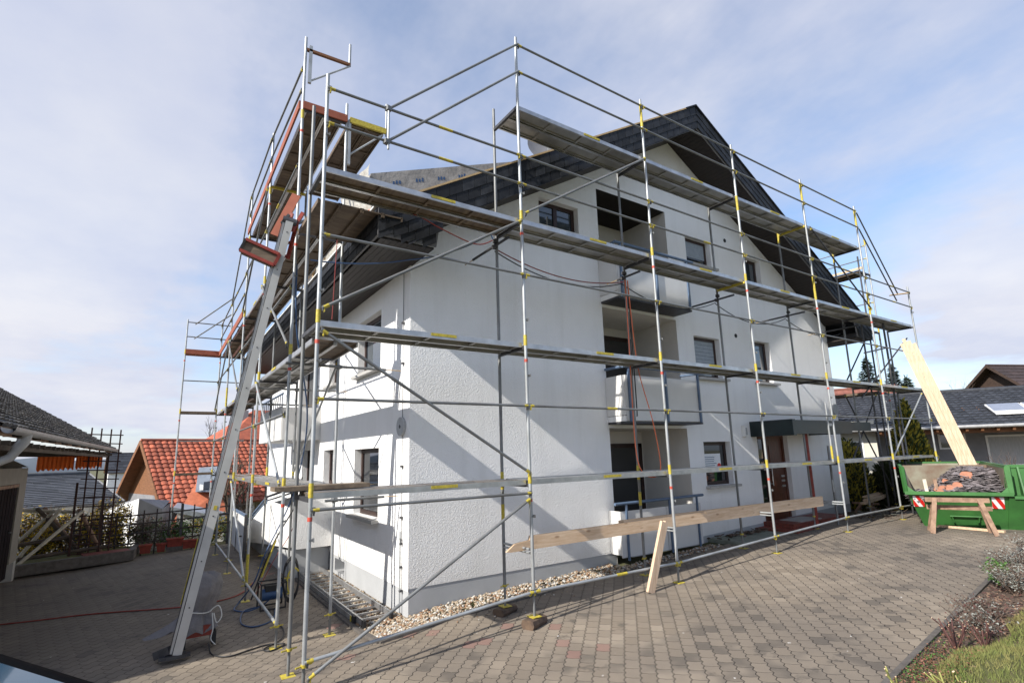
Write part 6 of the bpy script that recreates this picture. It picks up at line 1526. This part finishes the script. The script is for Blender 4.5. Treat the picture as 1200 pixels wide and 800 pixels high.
# chalet-like brown house far right
p = at(1198, 455, 60); q = at(1322, 452, 70); zz = at(1165, 431, 62).z
gable('chalet_house', 'brown chalet with a wide overhanging roof above the bungalow roof at the right edge', 'house', (p.x, p.y), (q-p), 14, 3.4, p.z+.7, zz+.1, -2, 'far_dark_wood', 'brown_tile', ov=.9, tile=(1, .5, 0, .03), verge='far_dark_wood', wins=[(1.5, p.z-.9, 1.0, 1.2, 'glass_dark'), (3.5, p.z-.9, 1.0, 1.2, 'glass_dark')])
p = at(985, 466, 48); q = at(1060, 463, 48)
gable('distant_house', 'house with a weathered red roof glimpsed behind the bungalow and scaffold', 'house', (p.x, p.y), (q-p), 3.2, 3.0, p.z-.9, p.z+.75, -2, 'cream_wall', 'faded_tile', ov=.5, tile=(1, .5, 0, .03))
rr = random.Random(21)
for (px, py, D, h_, r_, lab) in ((1014, 421, 55, 9.5, 2.6, 'pointed dark fir nearest the house corner, above the bungalow roof'), (1045, 430, 56, 9.0, 3.0, 'broad dark fir in the middle of the tree group above the bungalow'), (1062, 444, 50, 6.8, 2.4, 'low rounded fir at the right of the tree group above the bungalow')):
    p = at(px, py, D); fir((p.x, p.y, p.z-h_), r_, h_, lab, 'fir trees behind the bungalow', rr)
for (px, py, D, h_, lab) in ((1112, 445, 45, 5, 'thin bare shrub tips sticking over the bungalow ridge'), (1186, 520, 24, 3.6, 'bare branching shrub in front of the bungalow window')):
    p = at(px, py, D); bare_tree((p.x, p.y, p.z-h_*.8), h_, lab, rr=random.Random(px), r0=.035, m_='twig_brown', group='bare shrubs by the bungalow')
# clipped conifers
def on(px, py, D, zb_):
    p = at(px, py, D); return (p.x, p.y, zb_)
cone_tree(on(1072, 560, 22.3, -1.85), .95, 3.7, 9000, .09, ['leaf_gold', 'leaf_hedge'], 'golden_cypress', 'golden green pointed cypress beside the green skip', 'cypress', power=.75, rr=rr)
cone_tree(on(997, 560, 20.5, -1.85), .75, 2.45, 5000, .07, ['leaf_conifer', 'leaf_gold'], 'dark_cypress', 'rounded dark green cypress at the right house corner', 'cypress', 'dark clipped cypresses', power=.5, rr=rr)
cone_tree(on(1046, 570, 20.8, -1.85), .80, 1.75, 5000, .07, ['leaf_conifer', 'leaf_conifer'], 'dark_cypress', 'squat dark green cypress just left of the skip', 'cypress', 'dark clipped cypresses', power=.42, rr=rr)
mb = MB(); rr2 = random.Random(9)
c_ = at(1022, 606, 18.0)
for k in range(420):
    p = V((c_.x+rr2.gauss(0, .55), c_.y+rr2.gauss(0, .3), -1.72+abs(rr2.gauss(0, .13)))); d_ = V((rr2.uniform(-1, 1), rr2.uniform(-1, 1), rr2.uniform(-.2, .5)))*.22; mb.tube(p, p+d_, .007, rr2.choice(['twig_brown', 'bark', 'leaf_silver']), 3, .003, False)
solo(mb, 'brush_heap', 'low heap of cut brown brushwood on the soil past the house corner', 'brushwood heap', kind='stuff')
mb = MB(); mb.face([(14.4, 1.2, gz(15, 1)+.02), (24, 4.0, -1.80), (22, 7, -1.82), (16.2, 5, -1.7)], 'soil') ; o = mb.build('flower_bed_soil'); o['kind'] = 'structure'
mb = MB(); p = at(1020, 571, 21.5); q = at(1062, 569, 22.0); mb.prism([(p.x-3, p.y+1.5, -2), (q.x, q.y, -2), (q.x, q.y, -1.25), (p.x-3, p.y+1.5, -1.25)], (.1, .2, 0), 'far_white'); solo(mb, 'garden_wall', 'low white garden wall between the two dark cypresses', 'garden wall')

# ------------------------------------------------------------------ flower bed at the lower right
def bedz(x, y):
    d = kerb_y(x)-y
    return gz(x, y)+.02+.10*sstep(0, .9, d)+.05*math.sin(x*3.1+y*2)*sstep(.1, .6, d)
mb = MB(); xs_ = frange(-.6, 15, 110); ds = [-.0, .12, .25, .4, .55, .7, .85, 1.0, 1.15]
vs = [(x, kerb_y(x)-.06-d, bedz(x, kerb_y(x)-.06-d)+R.uniform(-.015, .02)) for d in ds for x in xs_]
nx = len(xs_); mb.raw(vs, [(j*nx+i, j*nx+i+1, (j+1)*nx+i+1, (j+1)*nx+i) for j in range(len(ds)-1) for i in range(nx-1)], 'soil', True); o = mb.build('flower_bed'); o['kind'] = 'structure'
def gd(x): return min(1.5, max(.36, .37+.18*(x-4.9)))+.05*math.sin(x*4.3)+.03*math.sin(x*11)
mb = MB(); ds = [.0, .3, 1, 2, 4, 8]; vs = [(x, kerb_y(x)-gd(x)-d, bedz(x, kerb_y(x)-gd(x)-d)+(.02 if d else .0)+.015) for d in ds for x in xs_]
mb.raw(vs, [(j*nx+i, j*nx+i+1, (j+1)*nx+i+1, (j+1)*nx+i) for j in range(len(ds)-1) for i in range(nx-1)], 'lawn', True); o = mb.build('lawn'); o['kind'] = 'structure'
rr = random.Random(17)
mb = MB()
for k in range(34000):
    x = rr.uniform(3.0, 11.5); d = gd(x)-.06+rr.random()**1.6*2.2; y = kerb_y(x)-d; z = bedz(x, y)+.03; h_ = rr.uniform(.025, .07); a = rr.random()*3.14
    mb.face([(x-.004*math.cos(a), y-.004*math.sin(a), z), (x+.004*math.cos(a), y+.004*math.sin(a), z), (x+rr.uniform(-.03, .03), y+rr.uniform(-.03, .03), z+h_)], 'grass_blade')
o = mb.build('grass'); o['kind'] = 'stuff'
mb = MB()
for k in range(3800):
    x = rr.uniform(3.4, 11.5); y = kerb_y(x)-rr.uniform(.08, 1.05); s_ = rr.uniform(.008, .024); a = rr.random()*6.28; z = bedz(x, y)+.012
    mb.obox((x, y, z), (s_*math.cos(a), s_*math.sin(a), rr.uniform(-.4, .4)*s_), (-s_*.4*math.sin(a), s_*.4*math.cos(a), 0), (0, 0, s_*.2), rr.choice(['soil', 'twig_brown', 'twig_red', 'old_timber']))
o = mb.build('bark_mulch'); o['kind'] = 'stuff'
def lav(x, d, r_, h_, n, label, stemm='twig_brown', leafm=('leaf_silver', 'leaf_silver', 'leaf_silver', 'twig_brown'), name='lavender_shrub', cat='shrub', group='low shrubs in the corner bed', ls=.016, nst=60, sub=7):
    y = kerb_y(x)-d; root = thing(name, label, cat, (x, y, bedz(x, y)-.01), group)
    mb = MB(); tips = twigs(mb, (0, 0, 0), nst, h_, r_, .0055, stemm, rr, sub); o = mb.build('stem'); o.parent = root
    mb = MB()
    for q in range(n):
        t_ = rr.choice(tips); p = V(t_)*rr.uniform(.55, 1.0)+V((rr.gauss(0, .03), rr.gauss(0, .03), rr.gauss(0, .03)))
        leafcloud(mb, [p], ls, list(leafm), rr)
    o = mb.build('foliage'); o.parent = root; return root
lav(10.7, .55, .48, .36, 3400, 'silver grey twiggy shrub at the right picture edge beside the kerb')
lav(9.5, .45, .46, .38, 3400, 'silver grey shrub with green tuft beside it, next to the kerb')
lav(8.45, .44, .36, .33, 2400, 'silver grey shrub in the middle of the corner bed, with visible short trunk')
lav(6.95, .34, .30, .26, 1300, 'wispy grey brown shrub left of the middle one in the corner bed', leafm=('leaf_silver', 'twig_brown', 'twig_red'))
lav(6.35, .40, .26, .30, 900, 'thin silvery shrub beside the pruned red stems', leafm=('leaf_silver', 'leaf_silver', 'twig_red'))
lav(8.85, .20, .16, .30, 700, 'bright green tuft of leaves in front of the silver shrubs', leafm=('leaf_green', 'leaf_green'), name='green_tuft', cat='plant', ls=.03, nst=24, sub=2)
# pruned stubby stems
def stubs(x, d, n, h_, m_, label, name='pruned_rose', r_=.0075):
    y = kerb_y(x)-d; root = thing(name, label, 'pruned shrub', (x, y, bedz(x, y)), 'pruned stems in the corner bed')
    mb = MB(); tips = []
    for k in range(n):
        a = 2*PI*k/n+rr.random(); L = h_*rr.uniform(.6, 1.1); p1 = V((math.cos(a)*L*.25, math.sin(a)*L*.25, L*.45)); p2 = V((math.cos(a)*L*.5, math.sin(a)*L*.5, L))
        mb.path([(0, 0, 0), p1, p2], [r_*1.2, r_, r_*.9], m_, 6); tips.append((p2, (p2-p1).normalized()))
        q = p1.lerp(p2, .5); e = q+V((rr.uniform(-1, 1), rr.uniform(-1, 1), 1))*L*.3; mb.tube(q, e, r_*.8, m_, 5); tips.append((e, (e-q).normalized()))
    o = mb.build('stem'); o.parent = root
    mb = MB()
    for p, d_ in tips: mb.tube(p, p+d_*.003, r_*.85, 'fresh_timber', 7)
    o = mb.build('cut_end'); o.parent = root; return root
stubs(5.75, .30, 8, .34, 'twig_red', 'pruned shrub with thick dark red stems near the kerb')
stubs(5.95, .50, 5, .28, 'twig_red', 'smaller pruned dark red stems behind the thick ones')
stubs(4.35, .55, 4, .34, 'twig_green', 'pruned rose with pale green stems at the bottom picture edge')
stubs(4.0, .28, 2, .30, 'twig_green', 'single leaning pale green rose cane nearest the paving')
mb = MB()
for k in range(6000):
    x = rr.uniform(3.7, 6.3); d = rr.uniform(.08, .55); 
    if rr.random() > math.exp(-((x-4.8)/.95)**2): continue
    y = kerb_y(x)-d; leafcloud(mb, [(x, y, bedz(x, y)+rr.uniform(.0, .07))], .013, ['leaf_red', 'leaf_red', 'leaf_hedge', 'leaf_green'], rr)
o = mb.build('ground_cover'); o['kind'] = 'stuff'
# no trees beyond the hut; extra left yard shade is in the paver colour
# ------------------------------------------------------------------ sky, sun, camera
SUN = V((-1, -.16, .68)).normalized()
elev = math.asin(SUN.z); az = math.atan2(SUN.x, SUN.y)      # compass style, from +Y towards +X
w = bpy.data.worlds.new('World'); sc.world = w; w.use_nodes = True; nt = w.node_tree
bg = nt.nodes['Background']; sky = nt.nodes.new('ShaderNodeTexSky'); sky.sky_type = 'NISHITA'; sky.sun_disc = False
sky.sun_elevation = elev; sky.sun_rotation = az; sky.air_density = 1.0; sky.dust_density = .8; sky.ozone_density = 1.4; sky.altitude = 300
tc = nt.nodes.new('ShaderNodeTexCoord').outputs['Generated']
s_ = nt.nodes.new('ShaderNodeSeparateXYZ'); nt.links.new(tc, s_.inputs[0])
zc = math_n(nt, 'ADD', math_n(nt, 'MAXIMUM', s_.outputs[2], 0.), .16)
cm = nt.nodes.new('ShaderNodeCombineXYZ'); nt.links.new(math_n(nt, 'DIVIDE', s_.outputs[0], zc), cm.inputs[0]); nt.links.new(math_n(nt, 'DIVIDE', s_.outputs[1], zc), cm.inputs[1]); cm.inputs[2].default_value = CLOUD_Z
n1 = noise(nt, cm.outputs[0], CLOUD_SC, 8, .52)
n2 = noise(nt, cm.outputs[0], 1.6, 6, .6, 0, (1, .55, 1))
cf = math_n(nt, 'ADD', math_n(nt, 'MULTIPLY', n1, .75), math_n(nt, 'MULTIPLY', n2, .25))
for (px, py, wd, am) in ((90, 110, .955, .16), (110, 330, .975, .10), (430, 140, .96, -.09), (300, 290, .985, -.07), (1000, 110, .95, .05), (880, 330, .985, -.05), (1190, 320, .992, .14), (720, 60, .97, .05)):
    d_ = (at(px, py, 10)-CAM).normalized(); vm = nt.nodes.new('ShaderNodeVectorMath'); vm.operation = 'DOT_PRODUCT'; nt.links.new(tc, vm.inputs[0]); vm.inputs[1].default_value = d_
    mr = nt.nodes.new('ShaderNodeMapRange'); mr.interpolation_type = 'SMOOTHSTEP'; mr.inputs[1].default_value = wd-(1-wd)*1.2; mr.inputs[2].default_value = 1.; nt.links.new(vm.outputs['Value'], mr.inputs[0])
    cf = math_n(nt, 'ADD', cf, math_n(nt, 'MULTIPLY', mr.outputs[0], am*.62))
c_ = ramp(nt, math_n(nt, 'ADD', cf, math_n(nt, 'MULTIPLY', math_n(nt, 'SUBTRACT', noise(nt, cm.outputs[0], 3.2, 6, .6), .5), .10)), .45, .565)
hor = math_n(nt, 'SUBTRACT', 1., ramp(nt, s_.outputs[2], .0, .42))
c_ = math_n(nt, 'MINIMUM', math_n(nt, 'ADD', math_n(nt, 'MULTIPLY', c_, .62), math_n(nt, 'ADD', math_n(nt, 'MULTIPLY', math_n(nt, 'POWER', hor, 2.), .52), CLOUD_MIN)), .97)
shade = math_n(nt, 'ADD', math_n(nt, 'MULTIPLY', math_n(nt, 'SUBTRACT', 1., ramp(nt, cf, .44, .66)), .55), math_n(nt, 'MULTIPLY', ramp(nt, noise(nt, cm.outputs[0], 1.1, 7, .6), .36, .64), .5))
cc = mixc(nt, shade, CLOUD_A, CLOUD_B)
sat = nt.nodes.new('ShaderNodeHueSaturation'); sat.inputs['Saturation'].default_value = 1.12; sat.inputs['Value'].default_value = 1.12; nt.links.new(sky.outputs[0], sat.inputs['Color']); nt.links.new(sat.outputs[0], bg.inputs['Color']); bg.inputs['Strength'].default_value = SKY_STR
bg2 = nt.nodes.new('ShaderNodeBackground'); nt.links.new(cc, bg2.inputs['Color']); bg2.inputs['Strength'].default_value = CLOUD_STR
mx = nt.nodes.new('ShaderNodeMixShader'); nt.links.new(c_, mx.inputs[0]); nt.links.new(bg.outputs[0], mx.inputs[1]); nt.links.new(bg2.outputs[0], mx.inputs[2])
nt.links.new(mx.outputs[0], nt.nodes['World Output'].inputs['Surface'])
L = bpy.data.lights.new('sun', 'SUN'); L.energy = SUN_STR; L.angle = math.radians(.53); L.color = (1.0, .95, .87)
lo = bpy.data.objects.new('sun', L); COL.objects.link(lo); lo.rotation_euler = (-SUN).to_track_quat('-Z', 'Y').to_euler(); lo.location = (-30, -8, 30)
cam = bpy.data.cameras.new('camera'); co = bpy.data.objects.new('camera', cam); COL.objects.link(co); sc.camera = co
co.matrix_world = Matrix(((CR.x, CU.x, -CF.x, CAM.x), (CR.y, CU.y, -CF.y, CAM.y), (CR.z, CU.z, -CF.z, CAM.z), (0, 0, 0, 1)))
cam.sensor_fit = 'HORIZONTAL'; cam.sensor_width = 36; cam.lens = FPX/1200*36; cam.shift_x = (600-PPX)/1200; cam.shift_y = (PPY-400)/1200
cam.clip_start = .05; cam.clip_end = 6000
sc.view_settings.view_transform = 'Standard'; sc.view_settings.look = 'None'; sc.view_settings.gamma = 1; sc.view_settings.use_curve_mapping = False
sc.view_settings.exposure = EXPO
sc.cycles.max_bounces = 6; sc.cycles.diffuse_bounces = 3; sc.cycles.glossy_bounces = 3; sc.cycles.transmission_bounces = 2
